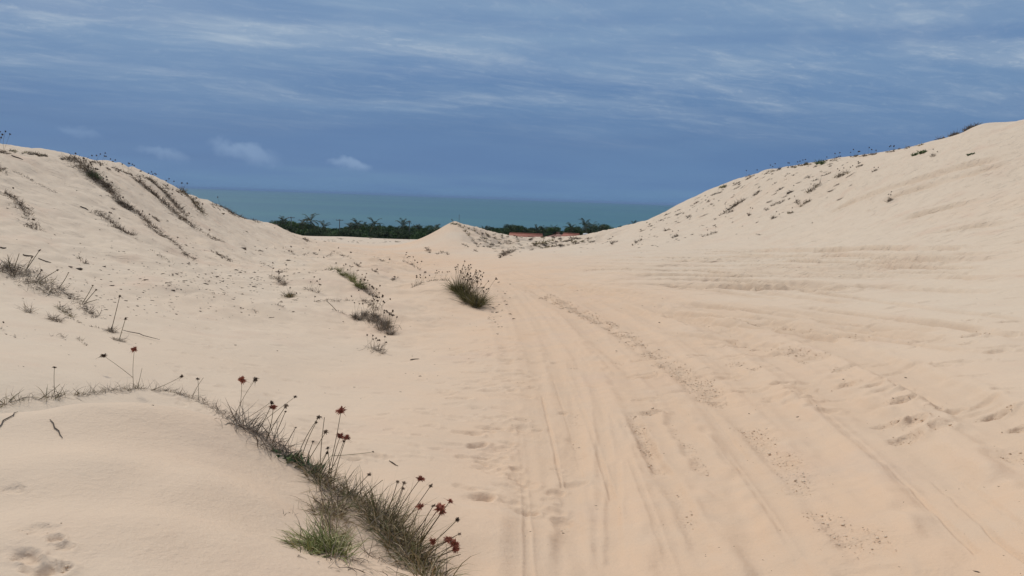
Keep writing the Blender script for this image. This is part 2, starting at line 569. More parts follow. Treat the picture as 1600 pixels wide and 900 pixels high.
def rut(pts, depth, width, cr=0.0, berm=0.35, brk=0.5, n=None, seed=0, tn=.7):
    W_ = path_ground(pts, n, step=14)[:, :2]
    # smooth the world path
    for _ in range(3):
        W_[1:-1] = (W_[:-2] + 2 * W_[1:-1] + W_[2:]) / 4
    pad = width * 3.2
    tot = np.full_like(disp, 1e9)
    for k in range(len(W_) - 1):
        i0, i1, j0, j1 = near_idx(W_[k:k + 2], pad)
        X = fineX[i0:i1, j0:j1]; Y = fineY[i0:i1, j0:j1]
        if X.size == 0:
            continue
        p, q = W_[k], W_[k + 1]
        d = q - p
        t = np.clip(((X - p[0]) * d[0] + (Y - p[1]) * d[1]) / (d @ d + 1e-9), 0, 1)
        dist = np.hypot(X - p[0] - t * d[0], Y - p[1] - t * d[1])
        tot[i0:i1, j0:j1] = np.minimum(tot[i0:i1, j0:j1], dist)
    m = tot < pad
    X, Y, d = fineX[m], fineY[m], tot[m] / width
    along = np.clip(0.75 + .9 * gnoise(X * .5 + seed, Y * .5, 60 + seed % 7), 1 - brk, 1.2)
    d = d + 0.25 * gnoise(X * 5, Y * 5, 61)
    prof = -np.exp(-np.abs(d) ** 3.5 * 1.4) + berm * np.exp(-(np.abs(d) - 1.3) ** 2 * 7)
    e = W_[[0, -1]]
    fade = sstep(0, 1.0, np.hypot(X - e[0, 0], Y - e[0, 1]) / (6 * width)) * sstep(0, 1.0, np.hypot(X - e[1, 0], Y - e[1, 1]) / (2.5 * width))
    disp[m] += depth * prof * along * fade
    trk[:NF][m] = np.maximum(trk[:NF][m], tn * np.exp(-(d * .9) ** 2) * np.clip(along, 0, 1) * fade)
    if cr > 0:
        c = cr * np.exp(-(d * .8) ** 2) * np.clip(0.62 + 1.1 * gnoise(X * 3.2, Y * 3.2, 62), 0, 1) * fade
        crumb[:NF][m] = np.maximum(crumb[:NF][m], c)


def dent(x, y, rad, depth, ang, asp=1.6, cr=0.3, top=False):
    if not top and float(mound(np.array([x]), np.array([y]))[0]) > .015:
        return
    i0, i1, j0, j1 = near_idx(np.array([[x, y], [x, y]]), rad * 3)
    X = fineX[i0:i1, j0:j1] - x; Y = fineY[i0:i1, j0:j1] - y
    if X.size == 0:
        return
    c, s = math.cos(ang), math.sin(ang)
    A_ = (X * c + Y * s) / (rad * asp); B_ = (-X * s + Y * c) / rad
    q = np.hypot(A_, B_) + 0.28 * gnoise(X * 3 / rad * .3 + x * 3, Y * 3 / rad * .3 + y, 70)
    disp[i0:i1, j0:j1] += depth * (-np.exp(-(q * 1.1) ** 4) + 0.4 * np.exp(-((q - 1.35) * 3) ** 2) * (0.6 + A_ * .5))
    crumb[i0:i1, j0:j1] = np.maximum(crumb[i0:i1, j0:j1], cr * np.exp(-(q - .8) ** 2 * 2))


# the crumbly wheel tracks that stand out in the photograph
rut([(845, 458), (880, 474), (905, 487), (950, 508), (1010, 545), (1060, 580), (1100, 606), (1150, 640)], .022, .15, 1.0, seed=1)
rut([(1150, 640), (1215, 705), (1262, 755), (1310, 805), (1405, 892)], .014, .10, .8, seed=2)
rut([(1205, 700), (1230, 712), (1250, 730)], .02, .05, 1.0, seed=3)
rut([(984, 640), (1003, 680), (1035, 738)], .020, .055, 1.0, seed=4)
rut([(1035, 738), (1065, 780), (1110, 875)], .008, .06, .4, seed=5)
rut([(920, 524), (958, 552), (1000, 590)], .022, .09, .3, seed=6)
rut([(1040, 484), (1090, 498), (1125, 512), (1195, 535)], .03, .14, .3, seed=7)
rut([(1195, 535), (1240, 550), (1292, 566)], .02, .14, 1.0, seed=8)
rut([(1268, 478), (1350, 490), (1450, 507), (1600, 528)], .045, .12, .1, seed=9)
rut([(1262, 494), (1320, 515), (1400, 530), (1500, 545), (1600, 553)], .025, .12, .0, seed=10)
rut([(1138, 560), (1185, 582)], .02, .07, .8, seed=11)
rut([(1040, 640), (1075, 700), (1110, 745)], .010, .06, .5, seed=12)
rut([(1120, 495), (1160, 503), (1300, 520), (1380, 535)], .016, .12, .6, seed=13)
rut([(850, 445), (885, 447), (930, 452), (960, 462)], .03, .16, .3, seed=14)
rut([(890, 440), (925, 448)], .05, .2, .3, seed=15)
rut([(1560, 682), (1590, 697), (1640, 710)], .025, .07, 1.0, seed=16)
rut([(945, 900), (941, 800), (945, 700), (930, 600)], .010, .05, .2, seed=17)
rut([(890, 890), (890, 760), (905, 660), (895, 560)], .012, .07, .3, seed=18)
rut([(960, 900), (957, 800), (961, 720)], .008, .04, .2, seed=19)
rut([(1330, 893), (1375, 870), (1400, 890)], .02, .04, .6, seed=20)
# soft ruts that fan out of the pass towards the viewer
for k in range(22):
    e = 835 + k * 50 + random.uniform(-20, 20)
    s0 = (745 + k * 4.5 + random.uniform(-4, 4), 424 + random.uniform(-5, 6))
    m0 = (s0[0] * .60 + e * .40 + 40, 424 + 96 - k * 2.2 + random.uniform(-10, 10))
    pts = []
    for t in np.linspace(0.02, 1, 26):
        yy = (1 - t) ** 2 * s0[1] + 2 * t * (1 - t) * m0[1] + t * t * (1000 if e < 1650 else 1000 - (e - 1650) * .9)
        xx = (1 - t) ** 2 * s0[0] + 2 * t * (1 - t) * m0[0] + t * t * e
        pts.append((xx, yy))
    rut(pts, random.uniform(.008, .020) * (.6 if k < 5 else 1), random.uniform(.06, .14), 0.0, brk=.4, seed=30 + k, tn=.35)
# broad shallow wheel ruts close to the viewer
for k, (e, wd, dp) in enumerate([(830, .13, .010), (905, .10, .010), (1120, .16, .018), (1215, .12, .016), (1330, .2, .022), (1480, .16, .022), (1640, .22, .04), (1820, .2, .04)]):
    pts = [((1 - t) ** 2 * (768 + k * 9) + 2 * t * (1 - t) * (880 + (e - 830) * .52) + t * t * e, (1 - t) ** 2 * 440 + 2 * t * (1 - t) * (505 - k * 3) + t * t * (1030 - max(0, e - 1500) * .6)) for t in np.linspace(0, 1, 26)]
    rut(pts, dp, wd, 0, brk=.25, berm=.5, seed=200 + k)
# fine streaks left by the tread
for k in range(16):
    e = random.uniform(800, 1900)
    t0 = random.uniform(.35, .8); t1 = min(1, t0 + random.uniform(.15, .4))
    q0 = (e - 800) / 50
    pts = []
    for t in np.linspace(t0, t1, 14):
        s0 = (745 + q0 * 4.5, 424); m0 = (s0[0] * .60 + e * .40 + 40, 520 - q0 * 2.2)
        pts.append(((1 - t) ** 2 * s0[0] + 2 * t * (1 - t) * m0[0] + t * t * e, (1 - t) ** 2 * s0[1] + 2 * t * (1 - t) * m0[1] + t * t * 1000))
    rut(pts, random.uniform(.004, .008), random.uniform(.010, .022), 0, brk=.9, seed=300 + k, tn=.8)
# long level tracks across the foot of the right hand dune
for k in range(40):
    v0 = random.uniform(392, 446)
    ua = random.uniform(890, 1150); ub = ua + random.uniform(150, 480)
    dv = (v0 - 405) * .45
    pts = [(ua + (ub - ua) * t, v0 + dv * t * .6 + 3 * math.sin(t * 3 + k) * .5) for t in np.linspace(0, 1, 14)]
    rut(pts, random.uniform(.07, .12), random.uniform(.11, .24), 0, brk=.6, seed=60 + k, tn=1.0)
for k in range(26):
    v0 = random.uniform(440, 520)
    ua = random.uniform(1000, 1350); ub = ua + random.uniform(100, 350)
    pts = [(ua + (ub - ua) * t, v0 + (ub - ua) * t * .13) for t in np.linspace(0, 1, 10)]
    rut(pts, random.uniform(.03, .05), random.uniform(.07, .13), 0, brk=.8, seed=90 + k, tn=1.0)
for k, pts in enumerate([[(1600, 240), (1500, 262), (1420, 285), (1330, 315), (1290, 335)], [(1600, 250), (1510, 274), (1400, 305), (1370, 320)],
                         [(1600, 400), (1500, 408), (1380, 405)], [(1600, 345), (1540, 352), (1450, 366)], [(1590, 300), (1480, 325), (1400, 345)]]):
    rut(pts, .12, .26, 0, brk=.7, seed=120 + k, tn=1.0)
# trodden sand: footprints
for u, v in [(1138, 531), (1159, 536), (1183, 543), (1215, 551), (1320, 577), (1321, 599), (1418, 624), (1463, 634), (1552, 643), (1388, 656), (1430, 657),
             (1470, 665), (1415, 680), (1597, 660), (1018, 642), (1560, 640), (1410, 625), (1520, 525), (1240, 548)]:
    p, r = pix_ground(u, v)
    dent(p[0], p[1], random.uniform(.045, .07), random.uniform(.02, .032), random.uniform(-.4, .9), 1.7, .5)
for u, v, rr, dd in [(62, 827, .04, .008), (85, 842, .022, .014), (38, 868, .035, .018), (55, 885, .04, .016), (75, 893, .04, .016), (100, 855, .022, .008), (20, 765, .03, .006)]:
    p, r = pix_ground(u, v)
    dent(p[0], p[1], rr * .7, dd, random.uniform(-.5, .5), 1.5, .4, True)
for k in range(260):
    v = random.uniform(440, 895) if k % 3 else random.uniform(440, 620)
    c = 735 + (v - 440) * .15
    u = random.gauss(c + 10, 42)
    p, r = pix_ground(u, v)
    dent(p[0], p[1], random.uniform(.03, .055) * (1 + r / 30), random.uniform(.008, .018), random.uniform(-1.0, 1.0), random.uniform(1, 2.0), .12)
for k in range(260):
    u = random.uniform(250, 760); v = random.uniform(470, 720)
    p, r = pix_ground(u, v)
    dent(p[0], p[1], random.uniform(.02, .04) * (1 + r / 20), random.uniform(.005, .012), random.uniform(-1, 1), random.uniform(1, 2.4), .08)
for k in range(300):
    u = random.uniform(1000, 1600); v = random.uniform(255, 640)
    p, r = pix_ground(u, v)
    if r > 55:
        continue
    s_ = 1 + r / 22
    dent(p[0], p[1], random.uniform(.022, .05) * s_, random.uniform(.008, .02) * s_, random.uniform(-.3, .3), random.uniform(1.4, 4), .1)
TZ[:NF] += disp
# paint masks: the driven way is a warmer, coarser sand
road_px = [(600, 386), (640, 400), (690, 412), (760, 424), (850, 470), (960, 560), (1090, 700), (1250, 900)]
rp = path_ground(road_px, 40, False)[:, :2]
rp = np.vstack([rp, [2.2, 0.5]])
dmin = np.full(TX.shape, 1e9)
for p in rp:
    dmin = np.minimum(dmin, np.hypot(TX - p[0], TY - p[1]) / (1.6 + 0.055 * np.hypot(TX, TY)))
tint = np.exp(-(dmin / 1.5) ** 2)
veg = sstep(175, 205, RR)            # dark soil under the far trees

nA, nR = TX.shape
idx = np.arange(nA * nR).reshape(nA, nR)
ia = np.arange(nA); ib = (ia + 1) % nA
q = np.stack([idx[ia][:, :-1], idx[ia][:, 1:], idx[ib][:, 1:], idx[ib][:, :-1]], -1).reshape(-1, 4)
sand, G, B = new_mat('dune_sand')
geo = G.n('ShaderNodeNewGeometry')
Pw = geo.outputs['Position']
def attr(G, name):
    nd = G.n('ShaderNodeAttribute', attribute_type='GEOMETRY', attribute_name=name)
    return nd.outputs['Fac']
aT, aC, aV = attr(G, 'tint'), attr(G, 'crumble'), attr(G, 'soil')
big = G.noise(Pw, .35, 4, .55)
mid = G.noise(Pw, 2.6, 4, .6)
tw = G.math('ADD', G.math('MULTIPLY', aT, .95), G.math('MULTIPLY', G.math('SUBTRACT', big, .5), .8), clamp=True)
c0 = G.mix(tw, (.635, .518, .398, 1), (.668, .468, .318, 1))
c0 = G.mix(G.smooth(G.noise(Pw, .75, 4, .6), .52, .72, 0, .5), c0, (.60, .435, .325, 1))
c1 = G.mix(G.smooth(mid, .35, .75, 0, .4), c0, (.60, .475, .36, 1))
grain = G.noise(Pw, 160, 2, .7)
c1 = G.mix(G.smooth(grain, .58, .78, 0, .25), c1, (.38, .28, .2, 1))
c1 = G.mix(G.smooth(grain, .42, .25, 0, .25), c1, (.74, .62, .5, 1))
c1 = G.mix(G.math('MULTIPLY', aC, .15), c1, (.54, .39, .27, 1))
c1 = G.mix(G.math('MULTIPLY', attr(G, 'track'), .55), c1, (.56, .405, .28, 1))  # disturbed sand tone in the ruts, darkened to paint in their fine relief shading
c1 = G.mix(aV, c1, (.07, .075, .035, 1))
G.put(B.inputs['Base Color'], c1)
B.inputs['Roughness'].default_value = .95
B.inputs['Specular IOR Level'].default_value = .15
# relief finer than the mesh: grain, wind ripples, crumbs thrown up by tyres
camd = G.vmath('LENGTH', Pw)
# ripples: fine where the eye is near, blurred wavelets where wind has worked
rip = G.n('ShaderNodeTexWave', wave_type='BANDS', bands_direction='Y')
G.put(rip.inputs['Vector'], Pw)
rip.inputs['Scale'].default_value = 1.9
rip.inputs['Distortion'].default_value = 7
rip.inputs['Detail'].default_value = 3
rip.inputs['Detail Scale'].default_value = 1.2
ripm = G.smooth(G.noise(Pw, .8, 3, .5), .50, .66)
vor = G.n('ShaderNodeTexVoronoi', feature='F1')
G.put(vor.inputs['Vector'], G.vmath('ADD', Pw, G.vmath('SCALE', G.noise(Pw, 14, 2, .5, out='Color'), scale=.09)))
vor.inputs['Scale'].default_value = 21
lump = G.math('SUBTRACT', .6, vor.outputs['Distance'])
h = G.math('MULTIPLY', G.noise(Pw, 60, 3, .7), .0022)
far = G.smooth(camd, 7, 26)
h = G.math('ADD', h, G.math('MULTIPLY', G.noise(Pw, 7, 5, .6), G.math('ADD', .006, G.math('MULTIPLY', far, .014))))
h = G.math('ADD', h, G.math('MULTIPLY', G.math('MULTIPLY', rip.outputs['Fac'], ripm), .0035))
h = G.math('ADD', h, G.math('MULTIPLY', G.math('MULTIPLY', lump, aC), G.math('SUBTRACT', .016, G.math('MULTIPLY', G.smooth(camd, 5, 12), .013))))
h = G.math('ADD', h, G.math('MULTIPLY', G.math('MULTIPLY', G.noise(Pw, 38, 3, .6), aC), .012))
h = G.math('ADD', h, G.math('MULTIPLY', G.smooth(G.noise(Pw, 26, 3, .65), .35, .85), .0022))
# streaks raked across the slopes
strk = G.noise(G.vmath('MULTIPLY', Pw, (.5, 2.6, 2.6)), 2.2, 4, .6)
h = G.math('ADD', h, G.math('MULTIPLY', G.smooth(strk, .52, .72), G.math('MULTIPLY', far, .024)))
bmp = G.n('ShaderNodeBump')
bmp.inputs['Strength'].default_value = 1.0
bmp.inputs['Distance'].default_value = 1.0
G.put(bmp.inputs['Height'], h)
G.put(B.inputs['Normal'], bmp.outputs[0])
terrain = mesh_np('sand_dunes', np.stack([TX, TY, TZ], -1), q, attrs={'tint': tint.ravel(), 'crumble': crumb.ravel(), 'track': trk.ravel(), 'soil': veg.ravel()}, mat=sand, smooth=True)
link('ground', terrain, kind='structure')

# ---- clods thrown up by tyres and feet, scattered where the sand is broken
def clod_template():
    import itertools
    t = (1 + 5 ** .5) / 2
    v = np.array([(-1, t, 0), (1, t, 0), (-1, -t, 0), (1, -t, 0), (0, -1, t), (0, 1, t), (0, -1, -t), (0, 1, -t), (t, 0, -1), (t, 0, 1), (-t, 0, -1), (-t, 0, 1)], float)
    f = np.array([(0, 11, 5), (0, 5, 1), (0, 1, 7), (0, 7, 10), (0, 10, 11), (1, 5, 9), (5, 11, 4), (11, 10, 2), (10, 7, 6), (7, 1, 8), (3, 9, 4), (3, 4, 2), (3, 2, 6), (3, 6, 8), (3, 8, 9), (4, 9, 5), (2, 4, 11), (6, 2, 10), (8, 6, 7), (9, 8, 1)])
    return v / np.linalg.norm(v[0]), f
ICO_V, ICO_F = clod_template()


def lumps(P, S, flat=.7, jit=.25, rg=None):
    rg = rg or rng
    n = len(P)
    sc = S[:, None, None] * (1 + jit * rg.standard_normal((n, 12, 1))) * np.array([1, 1, flat])
    a = rg.random(n) * 6.28
    v = ICO_V[None] * sc
    x = v[..., 0] * np.cos(a)[:, None] - v[..., 1] * np.sin(a)[:, None]
    y = v[..., 0] * np.sin(a)[:, None] + v[..., 1] * np.cos(a)[:, None]
    V = np.stack([x, y, v[..., 2]], -1) + P[:, None]
    Fc = ICO_F[None] + (np.arange(n) * 12)[:, None, None]
    return V.reshape(-1, 3), Fc.reshape(-1, 3)


cw = np.where(RR[:NF] < 22, crumb[:NF], 0) * RR[:NF] ** 2
cw = np.where(crumb[:NF] > .26, cw, 0).ravel()
pick = rng.choice(cw.size, size=6500, p=cw / cw.sum())
cr_ = RR[:NF].ravel()[pick]
cpx = fineX.ravel()[pick] + rng.normal(0, .006, 6500) * cr_ ** .5
cpy = fineY.ravel()[pick] + rng.normal(0, .006, 6500) * cr_ ** .5
cpz = TZ[:NF].ravel()[pick]
S = np.clip(rng.lognormal(math.log(.0027), .5, 6500), .002, .012) * (.75 + cr_ / 12)
cv, cf = lumps(np.stack([cpx, cpy, cpz + S * .1], -1), S)
clodm, G, B = new_mat('broken_sand')
geo = G.n('ShaderNodeNewGeometry')
G.put(B.inputs['Base Color'], G.mix(G.noise(geo.outputs['Position'], 12, 3, .6), (.58, .44, .31, 1), (.72, .56, .41, 1)))
B.inputs['Roughness'].default_value = .95
link('sand_clods', mesh_np('sand_clods', cv, Ft=cf, mat=clodm), label='crumbly clods of broken sand along the wheel tracks and footprints', cat='sand clods', kind='stuff')

# ------------------------------------------------------------------ sea
SEA = -24.0
SEA_R = 32000
rs = np.concatenate([[120], np.exp(np.linspace(math.log(200), math.log(SEA_R), 60))])
an = np.radians(np.arange(0, 360, 3.0))
A2, R2 = np.meshgrid(an, rs, indexing='ij')
V = np.stack([R2 * np.sin(A2), R2 * np.cos(A2), np.full_like(A2, SEA)], -1)
i2 = np.arange(len(an) * len(rs)).reshape(len(an), len(rs))
j2 = np.roll(i2, -1, axis=0)
q2 = np.stack([i2[:, :-1], i2[:, 1:], j2[:, 1:], j2[:, :-1]], -1).reshape(-1, 4)
seam, G, B = new_mat('sea_water')
geo = G.n('ShaderNodeNewGeometry'); Pw = geo.outputs['Position']
n1 = G.noise(G.vmath('MULTIPLY', Pw, (.25, 1, 1)), .0022, 5, .6)
caps = G.smooth(G.noise(G.vmath('MULTIPLY', Pw, (.5, 1, 1)), .045, 6, .75), .68, .74, 0, .30)
c = G.mix(caps, G.mix(G.smooth(n1, .35, .65), (.042, .130, .186, 1), (.054, .154, .192, 1)), (.5, .55, .56, 1))
G.put(B.inputs['Base Color'], c)
B.inputs['Roughness'].default_value = .55
B.inputs['IOR'].default_value = 1.33
B.inputs['Specular IOR Level'].default_value = .25
b1 = G.n('ShaderNodeBump')
b1.inputs['Strength'].default_value = .6
G.put(b1.inputs['Distance'], 1.0)
G.put(b1.inputs['Height'], G.math('ADD', G.math('MULTIPLY', G.noise(G.vmath('MULTIPLY', Pw, (.4, 1, 1)), .12, 4, .6), 1.2), G.math('MULTIPLY', G.noise(Pw, 1.3, 3, .6), .15)))
G.put(B.inputs['Normal'], b1.outputs[0])
link('sea', mesh_np('sea', V, q2, mat=seam), kind='structure')

# ---- the moist air over the sea
HZ = bpy.data.materials.new('sea_haze'); HZ.use_nodes = True
t_ = HZ.node_tree
for n in list(t_.nodes):
    t_.nodes.remove(n)
o_ = t_.nodes.new('ShaderNodeOutputMaterial'); v_ = t_.nodes.new('ShaderNodeVolumePrincipled')
v_.inputs['Color'].default_value = (.33, .50, .78, 1)
v_.inputs['Density'].default_value = 6e-5
v_.inputs['Anisotropy'].default_value = 0.0
t_.links.new(v_.outputs[0], o_.inputs['Volume'])
hs_ = SEA_R + 1500
hv = np.array([(x, y, z) for x in (-hs_, hs_) for y in (-hs_, hs_) for z in (-34.0, 24.0)])
hz_o = link('haze', mesh_np('haze', hv, np.array([(0, 1, 3, 2), (4, 6, 7, 5), (0, 4, 5, 1), (2, 3, 7, 6), (0, 2, 6, 4), (1, 5, 7, 3)]), mat=HZ), kind='stuff')

# ------------------------------------------------------------------ plant materials
def tone_mat(name, stops, rough=.75, spec=.2, extra=.0):
    m, G, B = new_mat(name)
    t = attr(G, 'tone')
    c = G.ramp(t, stops)
    G.put(B.inputs['Base Color'], c)
    B.inputs['Roughness'].default_value = rough
    B.inputs['Specular IOR Level'].default_value = spec
    return m


M_DRY = tone_mat('dry_grass', [(0, (.075, .055, .042)), (.3, (.15, .12, .095)), (.6, (.25, .205, .16)), (.85, (.36, .30, .23)), (1, (.46, .38, .29))])
M_BROWN = tone_mat('brown_runner', [(0, (.05, .036, .027)), (.4, (.11, .082, .060)), (.75, (.19, .145, .105)), (1, (.30, .235, .17))])
M_MIX = tone_mat('mixed_grass', [(0, (.06, .055, .025)), (.25, (.125, .125, .05)), (.5, (.20, .17, .085)), (.75, (.30, .22, .12)), (1, (.46, .37, .24))])
M_OLIVE = tone_mat('olive_grass', [(0, (.05, .045, .018)), (.4, (.12, .115, .042)), (.7, (.20, .18, .075)), (1, (.36, .30, .16))])
M_GREEN = tone_mat('green_grass', [(0, (.07, .08, .025)), (.4, (.17, .195, .06)), (.7, (.28, .28, .11)), (1, (.46, .41, .22))])
M_LEAF = tone_mat('green_leaf', [(0, (.035, .06, .025)), (.5, (.09, .14, .06)), (1, (.19, .24, .11))])
M_STALK = tone_mat('stalk', [(0, (.06, .045, .025)), (.5, (.11, .085, .045)), (1, (.16, .14, .07))])
M_RED = tone_mat('red_head', [(0, (.11, .032, .020)), (.5, (.28, .080, .048)), (1, (.46, .19, .12))], .8)
M_DARKH = tone_mat('dark_head', [(0, (.03, .02, .014)), (.5, (.07, .045, .03)), (1, (.15, .10, .065))], .9)
M_PALEH = tone_mat('pale_head', [(0, (.10, .07, .045)), (.5, (.19, .13, .09)), (1, (.30, .22, .15))], .9)


def unit(v):
    return v / (np.linalg.norm(v, axis=-1, keepdims=True) + 1e-12)


def ribbons(P, D, L, Wd, bend, segs=4, tone=None, rg=rng, clamp=True):
    """tapering curved blades -> verts, quads, tone"""
    n = len(P)
    pts = [P]
    cur = P.copy()
    side = unit(np.cross(D, unit(rg.normal(size=(n, 3)) + 1e-3)))
    rows = []
    for k in range(segs + 1):
        f = k / segs
        w = Wd * (1 - f ** 1.6 * .92) * (0.7 + .3 * min(1, 3 * f + .2))
        rows.append(np.stack([cur - side * w[:, None] / 2, cur + side * w[:, None] / 2], 1))
        d = unit(D + bend * (f + .5 / segs) ** 1.2)
        cur = cur + d * (L / segs)[:, None]
    V = np.stack(rows, 1).reshape(n, -1, 3)            # n, (segs+1)*2, 3
    base = (np.arange(n) * (segs + 1) * 2)[:, None]
    Fq = []
    for k in range(segs):
        a = 2 * k
        Fq.append(np.concatenate([base + a, base + a + 1, base + a + 3, base + a + 2], 1))
    Fq = np.stack(Fq, 1).reshape(-1, 4)
    T = np.repeat((tone if tone is not None else rg.random(n))[:, None], (segs + 1) * 2, 1)
    return V.reshape(-1, 3), Fq, T.ravel()


def tube(points, radii, sides=5, tone=.5):
    P = np.asarray(points, float)
    n = len(P)
    T = np.gradient(P, axis=0); T = unit(T)
    ref = np.array([0.31, .17, .93]) if abs(T[0, 2]) < .9 else np.array([1.0, .1, 0])
    A_ = unit(np.cross(T, ref)); B_ = np.cross(T, A_)
    an_ = np.arange(sides) * 2 * math.pi / sides
    R_ = np.asarray(radii, float)
    V = P[:, None] + R_[:, None, None] * (np.cos(an_)[None, :, None] * A_[:, None] + np.sin(an_)[None, :, None] * B_[:, None])
    V = V.reshape(-1, 3)
    Fq = []
    for i in range(n - 1):
        for k in range(sides):
            k2 = (k + 1) % sides
            Fq.append((i * sides + k, i * sides + k2, (i + 1) * sides + k2, (i + 1) * sides + k))
    return V, np.array(Fq), np.full(len(V), tone)


class Acc:
    def __init__(s):
        s.V, s.Q, s.T3, s.A, s.n = [], [], [], [], 0

    def add(s, V, Q=None, tone=None, T3=None):
        if Q is not None and len(Q):
            s.Q.append(np.asarray(Q) + s.n)
        if T3 is not None and len(T3):
            s.T3.append(np.asarray(T3) + s.n)
        s.V.append(V)
        s.A.append(np.full(len(V), .5) if tone is None else (np.full(len(V), tone) if np.isscalar(tone) else tone))
        s.n += len(V)

    def mesh(s, name, mat, origin=(0, 0, 0), smooth=False):
        V = np.concatenate(s.V) - np.asarray(origin)
        return mesh_np(name, V, np.concatenate(s.Q) if s.Q else None, np.concatenate(s.T3) if s.T3 else None,
                       {'tone': np.clip(np.concatenate(s.A), 0, 1)}, mat, smooth)


# ---- flower and seed heads (unit: metres, centred on the top of the stalk)
def head_mesh(name, mat, R, spikes, seed, bracts=0, lo=.2, hi_=1.0):
    rg = np.random.default_rng(seed)
    a = Acc()
    V, Fc = lumps(np.zeros((1, 3)), np.array([R * .55]), 1.0, .15, rg)
    a.add(V, None, .25, T3=Fc)
    d = unit(rg.normal(size=(spikes, 3)) + np.array([0, 0, .25]))
    P = d * R * .35
    V, Q, T = ribbons(P, d, np.full(spikes, R * .75) * rg.uniform(.7, 1.15, spikes), np.full(spikes, R * .34), rg.normal(size=(spikes, 3)) * .3, 2, rg.uniform(lo, hi_, spikes), rg)
    a.add(V, Q, T)
    if bracts:
        an_ = rg.random(bracts) * 6.28
        d = unit(np.stack([np.cos(an_), np.sin(an_), rg.uniform(-.2, .5, bracts)], -1))
        V, Q, T = ribbons(np.zeros((bracts, 3)) - [0, 0, R * .3], d, rg.uniform(1.4, 3.2, bracts) * R, np.full(bracts, R * .12), np.array([0, 0, -1.2]) + np.zeros((bracts, 3)), 4, rg.uniform(0, .3, bracts), rg)
        a.add(V, Q, T)
    return a.mesh(name, mat)


H_RED = [head_mesh('flower_head', M_RED, 1.0, 60, 100 + i, 3) for i in range(8)]
H_DARK = [head_mesh('seed_head', M_DARKH, 1.0, 26, 120 + i, 2) for i in range(4)]
H_PALE = [head_mesh('seed_head', M_PALEH, 1.0, 30, 140 + i, 2) for i in range(3)]
HEADS = {'red': H_RED, 'dark': H_DARK, 'pale': H_PALE}
HN = {'red': 'flower_head', 'dark': 'seed_head', 'pale': 'seed_head'}
# ---- shared stalks one metre tall: straight, leaning to +X
S_MESH = []
for i in range(5):
    t = np.linspace(0, 1, 6)
    lean = [.0, .08, .16, .26, .34][i]
    S_MESH.append((lambda V: mesh_np('flower_stalk', V[0], V[1], attrs={'tone': np.full(len(V[0]), .15 + .15 * i)}, mat=M_STALK))(
        tube(np.stack([lean * t ** 1.8, .03 * np.sin(t * 4 + i), t], -1), np.interp(t, [0, 1], [.0062, .0042]), 4)))
    S_MESH[-1]['tip'] = (lean, .03 * math.sin(4 + i), 1.0)
ALL_LABELS = []


def empty(name, loc, label, cat, group=None):
    o = link(name, None, loc=loc, label=label, cat=cat, group=group)
    o.empty_display_size = .1
    ALL_LABELS.append(label)
    return o


def stalk_to(parent, org, base, tip, head, size, rg, sag=.04, thick=None):
    """a stalk built in place from base to tip, with its head as a sub-part"""
    base = np.asarray(base); tip = np.asarray(tip)
    t = np.linspace(0, 1, 7)[:, None]
    L = np.linalg.norm(tip - base)
    off = unit(np.cross(tip - base, rg.normal(size=3))) * L * sag
    P = base * (1 - t) + tip * t + off * np.sin(t * math.pi) * rg.uniform(.3, 1)
    rd = thick or .0016
    V, Q, T = tube(P - base, np.linspace(rd * 1.15, rd * .8, 7), 5)
    me = mesh_np('flower_stalk', V, Q, attrs={'tone': np.full(len(V), rg.uniform(0, .8))}, mat=M_STALK, smooth=True)
    s = link('flower_stalk', me, parent, loc=tuple(base - np.asarray(org)))
    if head:
        h = link(HN[head], random.choice(HEADS[head]), s, loc=tuple(tip - base))
        h.scale = (size * rg.uniform(.85, 1.15), size * rg.uniform(.85, 1.15), size * rg.uniform(.6, 1.0))
        h.rotation_euler = (rg.uniform(-.5, .5), rg.uniform(-.5, .5), rg.uniform(0, 6.28))
    return s


def tuft(a, C, n, hgt, spread, fan, wid, segs=4, lean=(0, 0, 0), droop=.9, tone=(0, 1), rg=rng):
    """add a clump of blades round the point C"""
    an_ = rg.random(n) * 6.28
    rr = rg.random(n) ** .6 * spread
    P = np.asarray(C) + np.stack([np.cos(an_) * rr, np.sin(an_) * rr, np.zeros(n)], -1)
    P[:, 2] = ground(P[:, 0], P[:, 1]) - .004
    out = np.stack([np.cos(an_), np.sin(an_), np.zeros(n)], -1)
    D_ = unit(out * (rg.random(n) * fan)[:, None] + rg.normal(size=(n, 3)) * .18 + np.array([0, 0, 1.0]) + np.asarray(lean))
    bend = out * (rg.uniform(0, 1, n) * fan)[:, None] + np.array([0, 0, -1.0]) * (rg.random(n) * droop)[:, None] + rg.normal(size=(n, 3)) * .35 + np.asarray(lean) * .6
    L = hgt * rg.uniform(.35, 1.05, n)
    V, Q, T = ribbons(P, D_, L, np.full(n, wid) * rg.uniform(.6, 1.2, n), bend, segs, rg.uniform(tone[0], tone[1], n), rg)
    # nothing grows back into the sand
    gz = ground(V[:, 0], V[:, 1]) - .006
    V[:, 2] = np.maximum(V[:, 2], gz + .004)
    a.add(V, Q, T)


